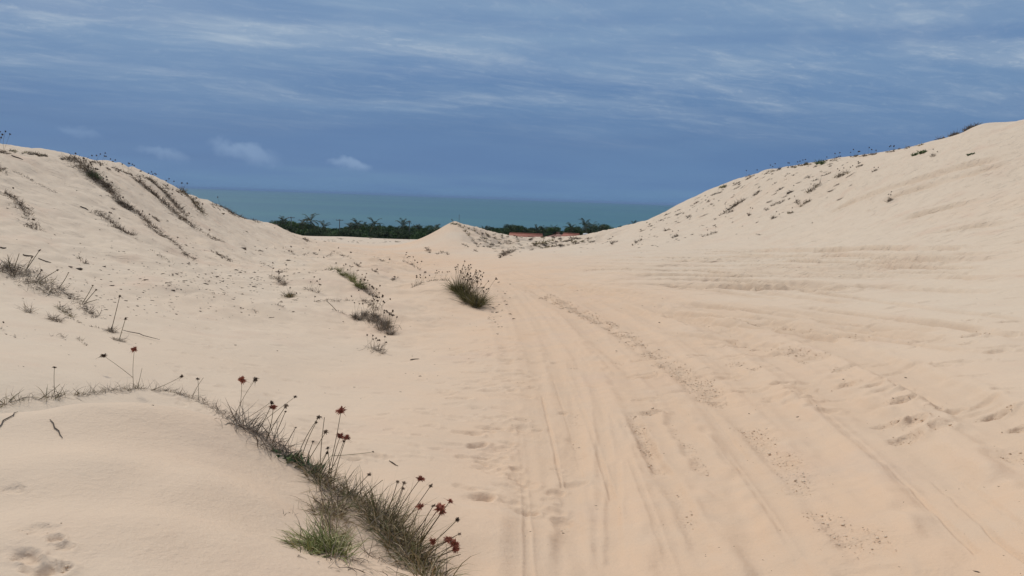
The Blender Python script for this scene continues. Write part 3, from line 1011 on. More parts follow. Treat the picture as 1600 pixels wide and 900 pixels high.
def mat_of(path, a, n, L, wid, lift, width, tone=(0, 1), segs=5, rg=rng, along=.6, base_lift=.0):
    """tangle of trailing stems lying along a path"""
    i = rg.integers(0, max(1, len(path) - 1), n)
    f = rg.random(n)
    den = rg.random(len(path) + 1) ** 1.3 + .12
    kp = rg.random(n) < den[i] / den.max() * 1.25
    i, f, L_n = i[kp], f[kp], n
    n = int(kp.sum())
    j = np.minimum(i + 1, len(path) - 1)
    P = path[i] * (1 - f[:, None]) + path[j] * f[:, None]
    T = unit(path[j] - path[i] + 1e-6)
    sd = np.stack([T[:, 1], -T[:, 0], np.zeros(n)], -1)
    P = P + sd * (rg.normal(size=n) * width)[:, None]
    P[:, 2] = ground(P[:, 0], P[:, 1]) + base_lift * rg.random(n)
    D_ = unit(T * (along * rg.choice([-1, 1], n, p=[.3, .7]))[:, None] + rg.normal(size=(n, 3)) * .6 + np.array([0, 0, lift]))
    bend = rg.normal(size=(n, 3)) * .9 + np.array([0, 0, -lift * 1.6])
    V, Q, TT = ribbons(P, D_, L * rg.uniform(.3, 1.1, n), np.full(n, wid) * rg.uniform(.6, 1.3, n), bend, segs, rg.uniform(tone[0], tone[1], n), rg)
    gz = ground(V[:, 0], V[:, 1])
    V[:, 2] = np.maximum(V[:, 2], gz + .002)
    a.add(V, Q, TT)


def tip_at(u, v, base, push=0.0):
    """the point on the ray through a pixel, as far away as the base of the stalk"""
    d = pix_dir(u, v)
    rb = math.hypot(base[0], base[1]) + push
    return np.array([0, 0, CAM_Z]) + d / math.hypot(d[0], d[1]) * rb

# ================================================================== the hummock at the viewer's feet
rg = np.random.default_rng(11)


def near_plant(name, label, cat, path_px, parts, stalks=(), group='dune plants along the foreground hummock', seed=0, rr=.0016):
    rg = np.random.default_rng(500 + seed)
    path = path_ground(path_px, None, step=7)
    org = path[len(path) // 2].copy()
    root = empty(name, tuple(org), label, cat, group)
    for pn, mat, fn in parts:
        a = Acc()
        fn(a, path, rg)
        link(pn, a.mesh(pn, mat, org), root)
    for ub, vb, ut, vt, hd, sz in stalks:
        b, r = pix_ground(ub, vb)
        t = tip_at(ut, vt, b, rg.uniform(-.05, .05))
        stalk_to(root, org, b, t, hd, sz * r / F_PX, rg, .05, rr)
    return root


def P_mat(n, L, wid, lift, width, tone=(0, 1), **k):
    return lambda a, path, rg: mat_of(path, a, int(n * .75), L * 1.1, wid * 1.3, lift, width, tone, rg=rg, **k)


def P_tufts(every, n, h, spread, fan, wid, tone=(0, 1), lean=(0, 0, 0), droop=.9, segs=4):
    def f(a, path, rg):
        for k in range(0, len(path), every):
            tuft(a, path[k] + rg.normal(size=3) * [.022, .022, 0], max(3, int(n * .58 * rg.uniform(.4, 1.5))), h * 1.1 * rg.uniform(.6, 1.3), spread * 1.15, fan, wid * 1.75, segs, lean, droop, tone, rg)
    return f


def both(*fs):
    def f(a, path, rg):
        for g in fs:
            g(a, path, rg)
    return f


BR = 'trailing_stems'
near_plant('grass_tussock', 'dry trailing grass at the left end of the foreground hummock crest', 'dune grass', [(-30, 640), (30, 626), (80, 622), (128, 618)],
           [(BR, M_DRY, P_mat(430, .13, .0022, .45, .02, (0, .8))), ('leaf_blades', M_MIX, P_tufts(3, 16, .085, .03, 1.3, .0026, (.1, 1)))],
           [(86, 620, 85, 574, 'dark', 3), (30, 630, -8, 652, None, 3), (60, 625, 94, 600, None, 0)], seed=1)
near_plant('grass_tussock', 'thin crest grass with one tall upright and one leaning red-tipped stalk', 'dune grass', [(128, 618), (170, 612), (215, 608), (262, 610)],
           [(BR, M_DRY, P_mat(420, .11, .0021, .4, .016, (0, .85))), ('leaf_blades', M_MIX, P_tufts(3, 13, .065, .025, 1.3, .0024, (0, 1)))],
           [(209, 608, 210, 546, 'red', 5.5), (208, 590, 162, 556, 'dark', 5), (236, 610, 284, 588, 'dark', 3.5), (215, 606, 222, 575, None, 0)], seed=2)
near_plant('grass_tussock', 'grey dry grass on the crest between the tall lone stalk and the twin red flowers', 'dune grass', [(262, 610), (300, 622), (345, 644), (362, 655)],
           [(BR, M_DRY, P_mat(520, .11, .0022, .45, .018, (0, .8))), ('leaf_blades', M_BROWN, P_tufts(3, 12, .075, .025, 1.2, .0024, (.2, 1)))],
           [(300, 622, 318, 590, None, 0), (310, 625, 309, 592, 'dark', 3)], seed=3)
near_plant('grass_tussock', 'dark grass mat with small red flowers above the green leaves', 'dune grass', [(362, 655), (395, 676), (425, 697), (450, 716)],
           [(BR, M_DRY, P_mat(900, .14, .0024, .5, .042, (0, .75))), ('leaf_blades', M_BROWN, P_tufts(2, 20, .12, .04, 1.2, .0022, (0, 1), (.25, 0, 0)))],
           [(372, 655, 378, 594, 'red', 6.5), (366, 652, 399, 593, 'dark', 5), (400, 678, 425, 630, 'dark', 4), (418, 682, 427, 636, 'red', 6.5), (415, 690, 447, 634, 'pale', 4.5),
            (398, 668, 461, 620, 'dark', 4), (425, 694, 446, 643, 'dark', 3), (440, 705, 462, 668, 'dark', 2), (375, 660, 424, 628, 'dark', 3.5)], seed=4)
near_plant('leafy_creeper', 'low green broad-leaved creeper on the hummock crest left of the tall red flowers', 'creeper', [(440, 706), (465, 722), (492, 738)],
           [('leaves', M_LEAF, P_tufts(1, 22, .055, .035, 1.7, .010, (.1, 1), (.2, 0, 0), .6, 3)), (BR, M_DRY, P_mat(260, .1, .0022, .4, .02, (0, .7)))],
           [(462, 722, 498, 652, 'dark', 5.5), (470, 718, 494, 660, 'dark', 3), (480, 722, 509, 675, 'pale', 4.5), (478, 730, 489, 690, 'dark', 3), (500, 735, 507, 652, None, 0)], seed=5)
near_plant('grass_tussock', 'grass clump carrying the two tallest stalks with big red flowers', 'dune grass', [(488, 738), (505, 752), (520, 772), (530, 800)],
           [('leaf_blades', M_MIX, both(P_tufts(1, 34, .12, .04, 1.3, .0024, (0, 1), (.25, 0, 0)), P_mat(250, .16, .0022, .5, .045, (.2, 1)))),
            (BR, M_DRY, P_mat(420, .13, .0022, .4, .03, (0, .8)))],
           [(512, 742, 533, 641, 'red', 9), (517, 748, 532, 681, 'red', 8.5), (522, 750, 541, 684, 'red', 6.5), (516, 750, 512, 700, 'dark', 4), (520, 712, 583, 706, 'dark', 2.5),
            (498, 740, 511, 708, 'dark', 4), (510, 745, 537, 690, 'dark', 3)], seed=6)
near_plant('grass_tussock', 'reddish brown drooping grass column below the tallest red flowers', 'dune grass', [(512, 790), (516, 812), (520, 835), (522, 850)],
           [('leaf_blades', M_MIX, both(P_tufts(1, 40, .10, .04, 1.2, .0025, (.35, 1), (.05, -.25, 0), 1.6), P_mat(180, .12, .0023, .4, .04, (.4, 1)))),
            (BR, M_BROWN, P_mat(240, .12, .0022, .3, .035, (.3, 1)))], seed=7)
near_plant('grass_tussock', 'wiry grass on the crest between the tallest flowers and the big flowering clump', 'dune grass', [(530, 768), (552, 778), (575, 790), (592, 800)],
           [('leaf_blades', M_MIX, P_tufts(1, 18, .15, .045, 1.3, .0022, (.1, 1), (.15, 0, 0))), (BR, M_DRY, P_mat(300, .13, .0022, .45, .03, (0, .8)))],
           [(545, 780, 577, 741, 'pale', 4.5), (560, 785, 598, 750, None, 0)], seed=8)
near_plant('grass_tussock', 'big dense clump with a cluster of red flowers at the bottom of the photo', 'dune grass', [(588, 808), (606, 828), (622, 848), (640, 872), (655, 892), (668, 905)],
           [('leaf_blades', M_MIX, both(P_tufts(1, 90, .13, .065, 1.5, .0025, (0, 1), (0, 0, 0), 1.4), P_tufts(2, 26, .21, .06, 1.3, .0020, (.3, 1), (.1, 0, 0), .8))),
            (BR, M_DRY, P_mat(420, .15, .0022, .45, .06, (0, .8)))],
           [(598, 815, 621, 753, 'pale', 4), (602, 822, 631, 755, 'pale', 4.5), (606, 826, 630, 763, 'pale', 4.5), (608, 830, 657, 748, 'red', 7.5), (616, 838, 673, 759, 'pale', 5), (628, 845, 656, 791, 'red', 8),
            (640, 862, 687, 793, 'red', 10), (645, 866, 691, 799, 'red', 7), (630, 858, 677, 790, 'pale', 5.5), (648, 862, 703, 783, 'red', 6.5), (652, 868, 715, 812, 'dark', 5.5), (655, 882, 702, 844, 'red', 9),
            (650, 878, 710, 850, 'red', 10), (652, 884, 712, 858, 'red', 8), (645, 876, 676, 846, 'red', 7.5), (650, 872, 718, 834, 'pale', 4), (610, 835, 640, 790, None, 0), (625, 850, 665, 812, None, 0), (660, 885, 720, 866, None, 0)], seed=9, rr=.0017)
near_plant('grass_tussock', 'short yellow-green tuft low on the inner side of the hummock', 'dune grass', [(470, 856), (490, 852), (512, 858), (520, 868)],
           [('leaf_blades', M_GREEN, both(P_tufts(1, 120, .115, .042, 1.4, .0022, (.15, 1), (-.3, -.1, 0), 1.5)))], [], seed=10)
near_plant('dead_plant', 'tangle of dead brown stems lying between the green tuft and the big flowering clump', 'dead stems', [(500, 885), (535, 868), (560, 850), (585, 880), (550, 895)],
           [('dry_stems', M_BROWN, P_mat(170, .12, .0024, .06, .07, (.2, 1))), ('straw', M_DRY, P_mat(150, .11, .002, .08, .07, (.4, 1)))], [], seed=11)
near_plant('dead_sprig', 'tiny dry sprig standing alone on the bare hummock left of the green tuft', 'sprig', [(442, 800), (447, 806)],
           [('stems', M_DRY, P_tufts(1, 5, .04, .006, 1.5, .0018, (.2, .7)))], [], seed=12)


def lone_stick(label, a_, b_, th, lift=0.003, seed=0, group='loose sticks on the sand'):
    p, r = pix_ground(*a_); q_, r2 = pix_ground(*b_)
    t = np.linspace(0, 1, 6)[:, None]
    P = p * (1 - t) + q_ * t
    P[:, 2] = ground(P[:, 0], P[:, 1]) + lift + th * .6
    P[1:-1, :2] += np.random.default_rng(seed).normal(size=(4, 2)) * np.linalg.norm(q_ - p) * .02
    V, Q, T = tube(P - P[0], [th * .6, th, th * 1.1, th, th * .8, th * .4], 5)
    link('stick', mesh_np('stick', V, Q, attrs={'tone': np.full(len(V), .2)}, mat=M_BROWN, smooth=True), loc=tuple(P[0]), label=label, cat='stick', group=group)


lone_stick('thin straight stick lying on the smooth hummock below the left crest grass', (78, 657), (98, 686), .0022, seed=1)
lone_stick('long dead stem leaning over the sand at the left photo edge', (-4, 672), (28, 645), .0022, seed=2)
lone_stick('short dark stick lying flat right of the small green creeper', (608, 721), (622, 729), .0035, seed=3)
lone_stick('long thin curved stem lying on the left slope beside the tall dark flower', (192, 519), (250, 534), .004, .02, seed=4)
lone_stick('short dark stick near the upper left ridge end', (18, 243), (36, 250), .014, seed=5)
lone_stick('long low stick on the left slope under the middle of the ridge', (125, 323), (138, 329), .013, seed=6)
lone_stick('dark piece of wood at the left edge above the grey tussock row', (0, 387), (10, 388), .011, seed=7)
lone_stick('long pale stick above the left tussock row', (36, 398), (52, 401), .010, seed=8)
lone_stick('second pale stick right of the longer one above the left tussock row', (60, 404), (80, 411), .008, seed=9)

# ================================================================== plants of the middle distance
def mid_plant(name, label, cat, path_px, h, wpx, n_mat=0, n_tuft=0, mat1=None, mat2=None, stalks=0, head='dark', hs=1.6, sh=None, fan=1.2, lean=(0, 0, 0),
              tone=(0, 1), group=None, seed=0, every=2, lift=.3, given=(), tuft_n=14, bw=1.0, step=5):
    """a grass mat, a tussock or both along a line of sand; h, wpx in pixels of the photograph"""
    rg = np.random.default_rng(900 + seed)
    path = path_ground(path_px, None, step=step)
    r = float(np.median(np.hypot(path[:, 0], path[:, 1])))
    s = r / F_PX
    org = path[len(path) // 2].copy()
    root = empty(name, tuple(org), label, cat, group)
    wid = max(.0028, .62 * s) * bw
    if n_mat:
        a = Acc()
        mat_of(path, a, n_mat, h * s * 1.1, wid, lift, wpx * s, tone, 4, rg, base_lift=h * s * .25)
        link('trailing_stems', a.mesh('trailing_stems', mat1 or M_BROWN, org), root)
    if n_tuft:
        a = Acc()
        for k in range(0, len(path), every):
            c = path[k] + rg.normal(size=3) * [wpx * s * .5, wpx * s * .5, 0]
            tuft(a, c, int(tuft_n * rg.uniform(.6, 1.4)), h * s * rg.uniform(.7, 1.2), wpx * s * .5, fan, wid, 3, lean, .9, tone, rg)
        link('leaf_blades', a.mesh('leaf_blades', mat2 or M_DRY, org), root)
    for k in range(stalks):
        c = path[rg.integers(0, len(path))] + rg.normal(size=3) * [wpx * s * .3, wpx * s * .3, 0]
        c[2] = float(ground(c[0], c[1]))
        hh = (sh or h * 1.5) * s * rg.uniform(.6, 1.1)
        i = rg.integers(0, 5)
        st = link('flower_stalk', S_MESH[i], root, loc=tuple(c - org))
        st.scale = (hh, hh, hh)
        st.rotation_euler = (rg.uniform(-.35, .35) * fan, rg.uniform(-.2, .35) * fan, rg.uniform(-1.2, 1.2))
        hd = link(HN[head], HEADS[head][rg.integers(0, len(HEADS[head]))], st, loc=tuple(S_MESH[i]['tip']))
        hd.scale = (hs * s / hh,) * 3
    for ub, vb, ut, vt, hd, sz in given:
        b, r_ = pix_ground(ub, vb)
        stalk_to(root, org, b, tip_at(ut, vt, b), hd, sz * r_ / F_PX, rg, .03, max(.0022, .45 * r_ / F_PX))
    return root


GR = 'creeping plants on the left dune'
BK = 'creeping_plant'
C1 = 'creeping plant'
# --- streaks of half buried creepers on the left slope
mid_plant(BK, 'thick dark creeper streak starting at the left ridge bump', C1, [(104, 247), (122, 253), (136, 268), (152, 284), (166, 292)], 11, 6.8, 868, 1, M_BROWN, M_BROWN, 5, seed=1, group=GR, every=1, tuft_n=16)
mid_plant('leafy_shrub', 'small green leafy shrub on the thick dark streak just below the left ridge', 'shrub', [(142, 272), (150, 280), (158, 282)], 14, 5.4, 0, 1, mat2=M_LEAF, stalks=3, seed=2, group=GR, every=1, tuft_n=46, tone=(0, .7), bw=2.0)
mid_plant(BK, 'dark creeper streak below the green shrub on the left slope', C1, [(164, 290), (176, 303), (186, 318), (206, 328)], 10, 6.1, 672, 1, M_BROWN, M_BROWN, 4, seed=3, group=GR, every=1)
mid_plant(BK, 'ragged dark creeper halfway down the left slope, third in the long streak', C1, [(213, 333), (224, 340), (234, 352), (242, 362)], 9, 6.1, 475, 1, M_BROWN, M_BROWN, 2, seed=4, group=GR, every=1)
mid_plant(BK, 'thin sinuous vine at the lower end of the long streak', C1, [(247, 367), (262, 372), (276, 382), (288, 396), (300, 404), (307, 408)], 6, 3.0, 364, 1, M_BROWN, M_BROWN, 1, seed=5, group=GR, every=2, tuft_n=7)
mid_plant(BK, 'dark streak near the left photo edge below the ridge', C1, [(8, 302), (24, 312), (36, 325), (44, 340), (52, 358)], 8, 5.4, 588, 1, M_BROWN, M_BROWN, 3, seed=6, group=GR, every=1)
mid_plant(BK, 'short dense dark patch in the hollow of the left slope', C1, [(152, 331), (168, 343), (182, 355), (196, 364), (206, 366)], 8, 6.1, 588, 1, M_BROWN, M_BROWN, 3, seed=7, group=GR, every=1)
mid_plant(BK, 'long dark streak under the second hump of the left ridge', C1, [(213, 280), (226, 292), (242, 305), (262, 322), (276, 335), (296, 352)], 9, 6.1, 868, 1, M_BROWN, M_BROWN, 3, seed=8, group=GR, every=1)
mid_plant(BK, 'parallel darker streak hugging the left ridge line', C1, [(232, 280), (246, 292), (258, 302), (272, 318), (288, 336)], 8, 4.7, 644, 1, M_BROWN, M_BROWN, 2, seed=9, group=GR, every=1)
mid_plant(BK, 'fine vine running on below the two parallel streaks', C1, [(296, 352), (310, 360), (324, 366), (340, 375), (352, 379)], 5, 2.2, 210, 1, M_BROWN, M_BROWN, 1, seed=10, group=GR, every=3, tuft_n=6)
mid_plant(BK, 'dark green streak with seed stalks at the ridge shoulder above the sea', C1, [(283, 299), (294, 306), (304, 318), (316, 334)], 10, 5.4, 503, 1, M_BROWN, M_MIX, 4, seed=11, group=GR, every=1)
mid_plant(BK, 'small dark creeper on the lower ridge where the sea appears', C1, [(350, 324), (358, 330), (368, 338)], 7, 4.1, 210, 1, M_BROWN, M_BROWN, 0, seed=12, group=GR)
mid_plant(BK, 'dark creeper edging the lower ridge just left of the trees', C1, [(374, 334), (386, 341), (398, 346), (412, 352)], 5, 3.2, 210, 1, M_BROWN, M_BROWN, 0, seed=13, group=GR)
mid_plant(BK, 'dark bushy sprig in the flat sand below the ridge end', C1, [(332, 394), (342, 399), (352, 404), (362, 410)], 7, 3.5, 182, 1, M_BROWN, M_BROWN, 0, seed=14, group=GR)
mid_plant(BK, 'faint straight vine on the left slope left of the sinuous one', C1, [(236, 391), (248, 399), (260, 407), (271, 414)], 4, 1.9, 112, 1, M_BROWN, M_BROWN, 0, seed=15, group=GR, every=4, tuft_n=5)
mid_plant(BK, 'pale root trace running down from the left ridge', C1, [(18, 265), (35, 275), (52, 283), (70, 293), (88, 302)], 4, 2.7, 154, 0, M_DRY, seed=16, group=GR, tone=(.0, .6))
mid_plant(BK, 'dark tuft cut off by the left photo edge under the ridge', C1, [(-8, 258), (0, 264), (6, 272)], 8, 4.1, 168, 1, M_BROWN, M_BROWN, 0, seed=17, group=GR)
mid_plant(BK, 'small isolated dark sprig in the middle of the left slope', C1, [(124, 404), (128, 408), (132, 411)], 7, 2.0, 56, 1, M_BROWN, M_BROWN, 0, seed=18, group=GR)
mid_plant(BK, 'short dark twiggy patch between the two long streaks', C1, [(240, 340), (248, 346)], 6, 2.7, 84, 1, M_BROWN, M_BROWN, 0, seed=19, group=GR)
mid_plant(BK, 'thin dark vine beside the base of the second long streak', C1, [(318, 366), (332, 374), (345, 378)], 4, 2.0, 98, 0, M_BROWN, seed=20, group=GR)
for k, (pth, lab, st_) in enumerate([
        ([(14, 236), (24, 237)], 'green tuft on the left ridge nearest the photo edge', 0), ([(38, 239), (52, 240), (66, 243)], 'low green strip on top of the left ridge', 0),
        ([(136, 253), (150, 254), (166, 258)], 'row of thin stalks on the ridge right of the bump', 7), ([(176, 262), (190, 268), (200, 272)], 'dark fringe of stalks on the ridge above the parallel streaks', 6),
        ([(206, 274), (220, 277), (238, 282)], 'dotted seed stalks at the ridge above the long streak', 8), ([(255, 294), (268, 297), (282, 301)], 'low fringe on the ridge with one thin sprig', 3),
        ([(330, 320), (345, 323)], 'flat fringe on the lower ridge over the sea', 1)]):
    mid_plant('ridge_plant', lab, 'ridge plant', pth, 5, 1.5, 70, 1, M_BROWN, M_GREEN if k < 2 else M_BROWN, st_, sh=14, hs=1.3, seed=30 + k, group=GR, every=1, tuft_n=8)
mid_plant('ridge_plant', 'two tall thin stalks on the ridge at the very left photo edge', 'ridge plant', [(-6, 236), (6, 237)], 5, 2.7, 42, 1, M_BROWN, M_BROWN, 5, sh=26, hs=1.6, seed=39, group=GR)

# --- the row of grey tussocks on the left
GT = 'grey tussocks on the left flat'
mid_plant('grass_tussock', 'grey spiky tussock with long stalks, leftmost of the tussock row', 'grass tussock', [(6, 418), (16, 423), (26, 430)], 20, 7, 300, 1, M_DRY, M_DRY, 0, seed=40, group=GT, every=1, tuft_n=24, tone=(0, .75),
          given=[(20, 425, 30, 396, None, 0), (18, 425, 12, 398, None, 0), (42, 420, 62, 391, 'dark', 2.4), (40, 424, 50, 402, 'dark', 2.0)])
mid_plant('grass_tussock', 'sprawling grey tangle in the middle of the left tussock row', 'grass tussock', [(34, 425), (48, 436), (62, 447), (78, 456), (92, 464)], 15, 12, 800, 1, M_DRY, M_MIX, 0, seed=41, group=GT, every=2, tuft_n=14, tone=(0, .8),
          given=[(62, 440, 90, 422, 'dark', 2.2), (56, 436, 65, 422, 'dark', 2.0), (92, 450, 107, 426, 'dark', 1.2)])
mid_plant('grass_tussock', 'dark grass tongue at the right end of the left tussock row', 'grass tussock', [(100, 455), (116, 468), (130, 480), (142, 491), (150, 497)], 12, 5, 420, 1, M_DRY, M_BROWN, 0, seed=42, group=GT, every=2, tuft_n=14, tone=(0, .7),
          given=[(128, 475, 145, 446, 'dark', 2), (134, 472, 150, 453, 'dark', 2), (135, 478, 158, 486, 'dark', 1.5), (132, 474, 152, 468, None, 0)])
mid_plant('grass_tussock', 'small loose grey tuft under the middle of the left tussock row', 'grass tussock', [(42, 486), (52, 490)], 17, 4, 40, 1, M_DRY, M_DRY, 0, seed=43, group=GT, every=1, tuft_n=14, fan=1.6)
mid_plant('grass_tussock', 'second loose tuft right of the small grey one below the tussock row', 'grass tussock', [(80, 498), (90, 503)], 15, 4, 60, 1, M_DRY, M_DRY, 0, seed=44, group=GT, every=1, tuft_n=20, fan=1.6)
mid_plant('grass_tussock', 'straggling green-grey strand below the sprawling tangle', 'grass tussock', [(92, 480), (104, 492), (112, 495)], 13, 4, 90, 1, M_DRY, M_MIX, 0, seed=45, group=GT, every=1, tuft_n=12, fan=1.5)
mid_plant('grass_tussock', 'thin runner linking the tussock row to the tall dark flower', 'grass tussock', [(112, 498), (130, 508), (150, 512), (168, 516)], 4, 1.2, 90, 1, M_DRY, M_DRY, 0, seed=46, group=GT, every=5, tuft_n=6)
mid_plant('flowering_sedge', 'small tuft with one very tall dark flower below the left tussock row', 'sedge', [(170, 516), (178, 520)], 14, 3, 60, 1, M_DRY, M_DRY, 0, seed=47, group=GT, every=1, tuft_n=22, fan=1.7,
          given=[(174, 516, 187, 463, 'dark', 3)])
mid_plant('flowering_sedge', 'low tuft with a shorter dark flower beside the tallest one', 'sedge', [(181, 531), (190, 534)], 13, 3, 30, 1, M_DRY, M_DRY, 0, seed=48, group=GT, every=1, tuft_n=20, fan=1.7,
          given=[(186, 532, 196, 498, 'dark', 3), (190, 520, 248, 533, 'pale', 2)])
mid_plant('dead_sprig', 'arched dead sprig standing on the sand below the loose grey tufts', 'sprig', [(84, 526), (96, 524), (104, 534)], 9, 2, 26, 1, M_DRY, M_DRY, 0, seed=49, every=2, tuft_n=4)
mid_plant('dead_sprig', 'upright little dead sprig right of the arched one', 'sprig', [(124, 530), (134, 540)], 9, 1.5, 30, 1, M_DRY, M_DRY, 0, seed=50, every=2, tuft_n=4)
mid_plant('dead_sprig', 'dead stem with a seed at the left edge above the foreground hummock', 'sprig', [(2, 514), (14, 524), (25, 528)], 6, 1.2, 20, 1, M_DRY, M_BROWN, 1, seed=51, every=2, tuft_n=4)

# --- grasses of the centre hummocks
GC = 'grasses on the centre hummocks'
mid_plant('grass_tussock', 'dark dry tuft on the crest left of the green tufts', 'grass tussock', [(424, 434), (436, 440), (446, 446)], 11, 4, 130, 1, M_DRY, M_BROWN, 4, seed=60, group=GC, every=1, tuft_n=12, sh=16)
mid_plant('grass_tussock', 'low olive tussock standing alone below the dark dry tuft', 'grass tussock', [(450, 462), (457, 465)], 15, 6, 60, 1, M_DRY, M_MIX, 2, seed=61, group=GC, every=1, tuft_n=55, fan=1.4, sh=14)
mid_plant('grass_tussock', 'two sparse sprigs with stalks right of the olive tussock', 'grass tussock', [(476, 452), (488, 454), (498, 458)], 12, 4, 40, 1, M_DRY, M_DRY, 6, seed=62, group=GC, every=1, tuft_n=9, sh=20)
mid_plant('grass_tussock', 'yellow-green tuft heading the green strip on the centre hummock', 'grass tussock', [(518, 422), (526, 423), (534, 430)], 13, 4, 60, 1, M_DRY, M_GREEN, 3, seed=63, group=GC, every=1, tuft_n=46, sh=15)
mid_plant('grass_tussock', 'longest green tussock, sloping down the centre hummock crest', 'grass tussock', [(540, 430), (550, 437), (560, 445), (570, 453)], 16, 6, 120, 1, M_DRY, M_GREEN, 12, 'pale', seed=64, group=GC, every=1, tuft_n=70, sh=22, hs=1.4)
mid_plant('grass_tussock', 'dark stalky end of the green strip', 'grass tussock', [(568, 452), (576, 458), (584, 464)], 11, 5, 90, 1, M_BROWN, M_BROWN, 10, seed=65, group=GC, every=1, tuft_n=14, sh=18, hs=1.8)
mid_plant('creeping_plant', 'thin runner leading left from the yellow-green tuft', C1, [(484, 427), (498, 424), (512, 421)], 4, 1.2, 60, 1, M_BROWN, M_BROWN, 0, seed=66, group=GC, every=4, tuft_n=6)
mid_plant('creeping_plant', 'long broken vine above the crest left of the green strip', C1, [(408, 412), (424, 418), (440, 423), (456, 428), (470, 430)], 4, 1.5, 100, 1, M_BROWN, M_BROWN, 2, seed=67, group=GC, every=3, tuft_n=6, sh=12)
mid_plant('grass_tussock', 'dark grass slope above the dense purple-grey tussock', 'grass tussock', [(566, 470), (578, 477), (590, 486)], 10, 4, 150, 1, M_DRY, M_BROWN, 7, seed=68, group=GC, every=1, tuft_n=16, sh=22)
mid_plant('grass_tussock', 'small dark tuft on the left of the dense purple-grey tussock', 'grass tussock', [(554, 496), (562, 500)], 15, 4, 120, 1, M_DRY, M_BROWN, 2, seed=69, group=GC, every=1, tuft_n=40, tone=(.2, 1), sh=24)
mid_plant('grass_tussock', 'dense purple-grey tussock with seed stalks pointing right', 'grass tussock', [(574, 492), (586, 500), (598, 510), (610, 522)], 20, 9, 420, 1, M_DRY, M_DRY, 26, seed=70, group=GC, every=1, tuft_n=80, tone=(.15, .85), sh=34, hs=1.9, lean=(.3, 0, 0), fan=1.1)
mid_plant('grass_tussock', 'loose straw-coloured tuft under the dense purple-grey tussock', 'grass tussock', [(580, 545), (590, 549), (598, 553)], 20, 6, 60, 1, M_DRY, M_DRY, 8, seed=71, group=GC, every=1, tuft_n=24, fan=1.5, sh=26, hs=2.0)
mid_plant('creeping_plant', 'sparse line of dry sprigs on the small crest left of the dense tussock', C1, [(492, 471), (510, 470), (530, 471), (556, 469)], 7, 2, 110, 1, M_DRY, M_DRY, 2, seed=72, group=GC, every=3, tuft_n=6)
mid_plant('dead_sprig', 'slanting dead sprig below the sparse line of dry sprigs', 'sprig', [(520, 484), (530, 488), (540, 492)], 5, 1.5, 50, 1, M_DRY, M_DRY, 0, seed=73, every=3, tuft_n=5, given=[(526, 486, 510, 470, None, 0)])
mid_plant('dead_sprig', 'sprawled dry sprig on the bare sand between the crest tufts', 'sprig', [(432, 477), (442, 480)], 9, 2, 24, 1, M_DRY, M_DRY, 0, seed=74, every=1, tuft_n=5, fan=1.6)
mid_plant('dead_sprig', 'tiny pale sprig on the bare sand, left of the sprawled one', 'sprig', [(394, 484), (401, 488)], 9, 2, 16, 1, M_DRY, M_DRY, 0, seed=75, every=1, tuft_n=5, fan=1.6)
for k, (pth, lab) in enumerate([
        ([(443, 388), (452, 393), (460, 398)], 'dark sprig below the end of the left ridge'), ([(475, 399), (486, 395), (496, 398)], 'dark arched vine in the far sand hollow'),
        ([(505, 403), (514, 399), (523, 393)], 'rising vine right of the arched one'), ([(522, 393), (532, 399), (548, 404)], 'descending vine below the brush at the left'),
        ([(554, 412), (562, 417)], 'small twiggy spot above the green strip'), ([(583, 422), (590, 428)], 'single brown tuft above the sandy crest between hummocks'),
        ([(586, 402), (596, 408), (606, 411)], 'thin dark vine in the orange sand hollow'), ([(612, 438), (620, 434)], 'faint sprig left of the sparse sprig crest')]):
    mid_plant('creeping_plant', lab, C1, pth, 5, 1.4, 60, 1, M_BROWN, M_BROWN, 1, seed=80 + k, group=GC, every=1, tuft_n=5, sh=9)
mid_plant('grass_tussock', 'dark edge grass with stalks on the far hummock above the big round tuft', 'grass tussock', [(630, 409), (642, 413), (654, 422)], 6, 2, 110, 1, M_BROWN, M_BROWN, 9, seed=90, group=GC, every=1, tuft_n=7, sh=15, hs=1.3)
mid_plant('grass_tussock', 'sparse crest sprigs running left from the big round tuft', 'grass tussock', [(646, 449), (658, 443), (672, 439), (688, 438), (700, 439)], 7, 2, 150, 1, M_DRY, M_BROWN, 14, seed=91, group=GC, every=1, tuft_n=5, sh=17, hs=1.3)
big = mid_plant('grass_tussock', 'big round olive tuft with many dark seed heads at the track edge', 'grass tussock', [(718, 456), (725, 462), (732, 469), (740, 476), (745, 481)], 34, 12, 220, 1, M_DRY, M_OLIVE, 70, seed=92, group=GC, every=1, tuft_n=200,
                sh=45, hs=1.6, tone=(0, .9), fan=1.15, lean=(.0, 0, 0), lift=.2)

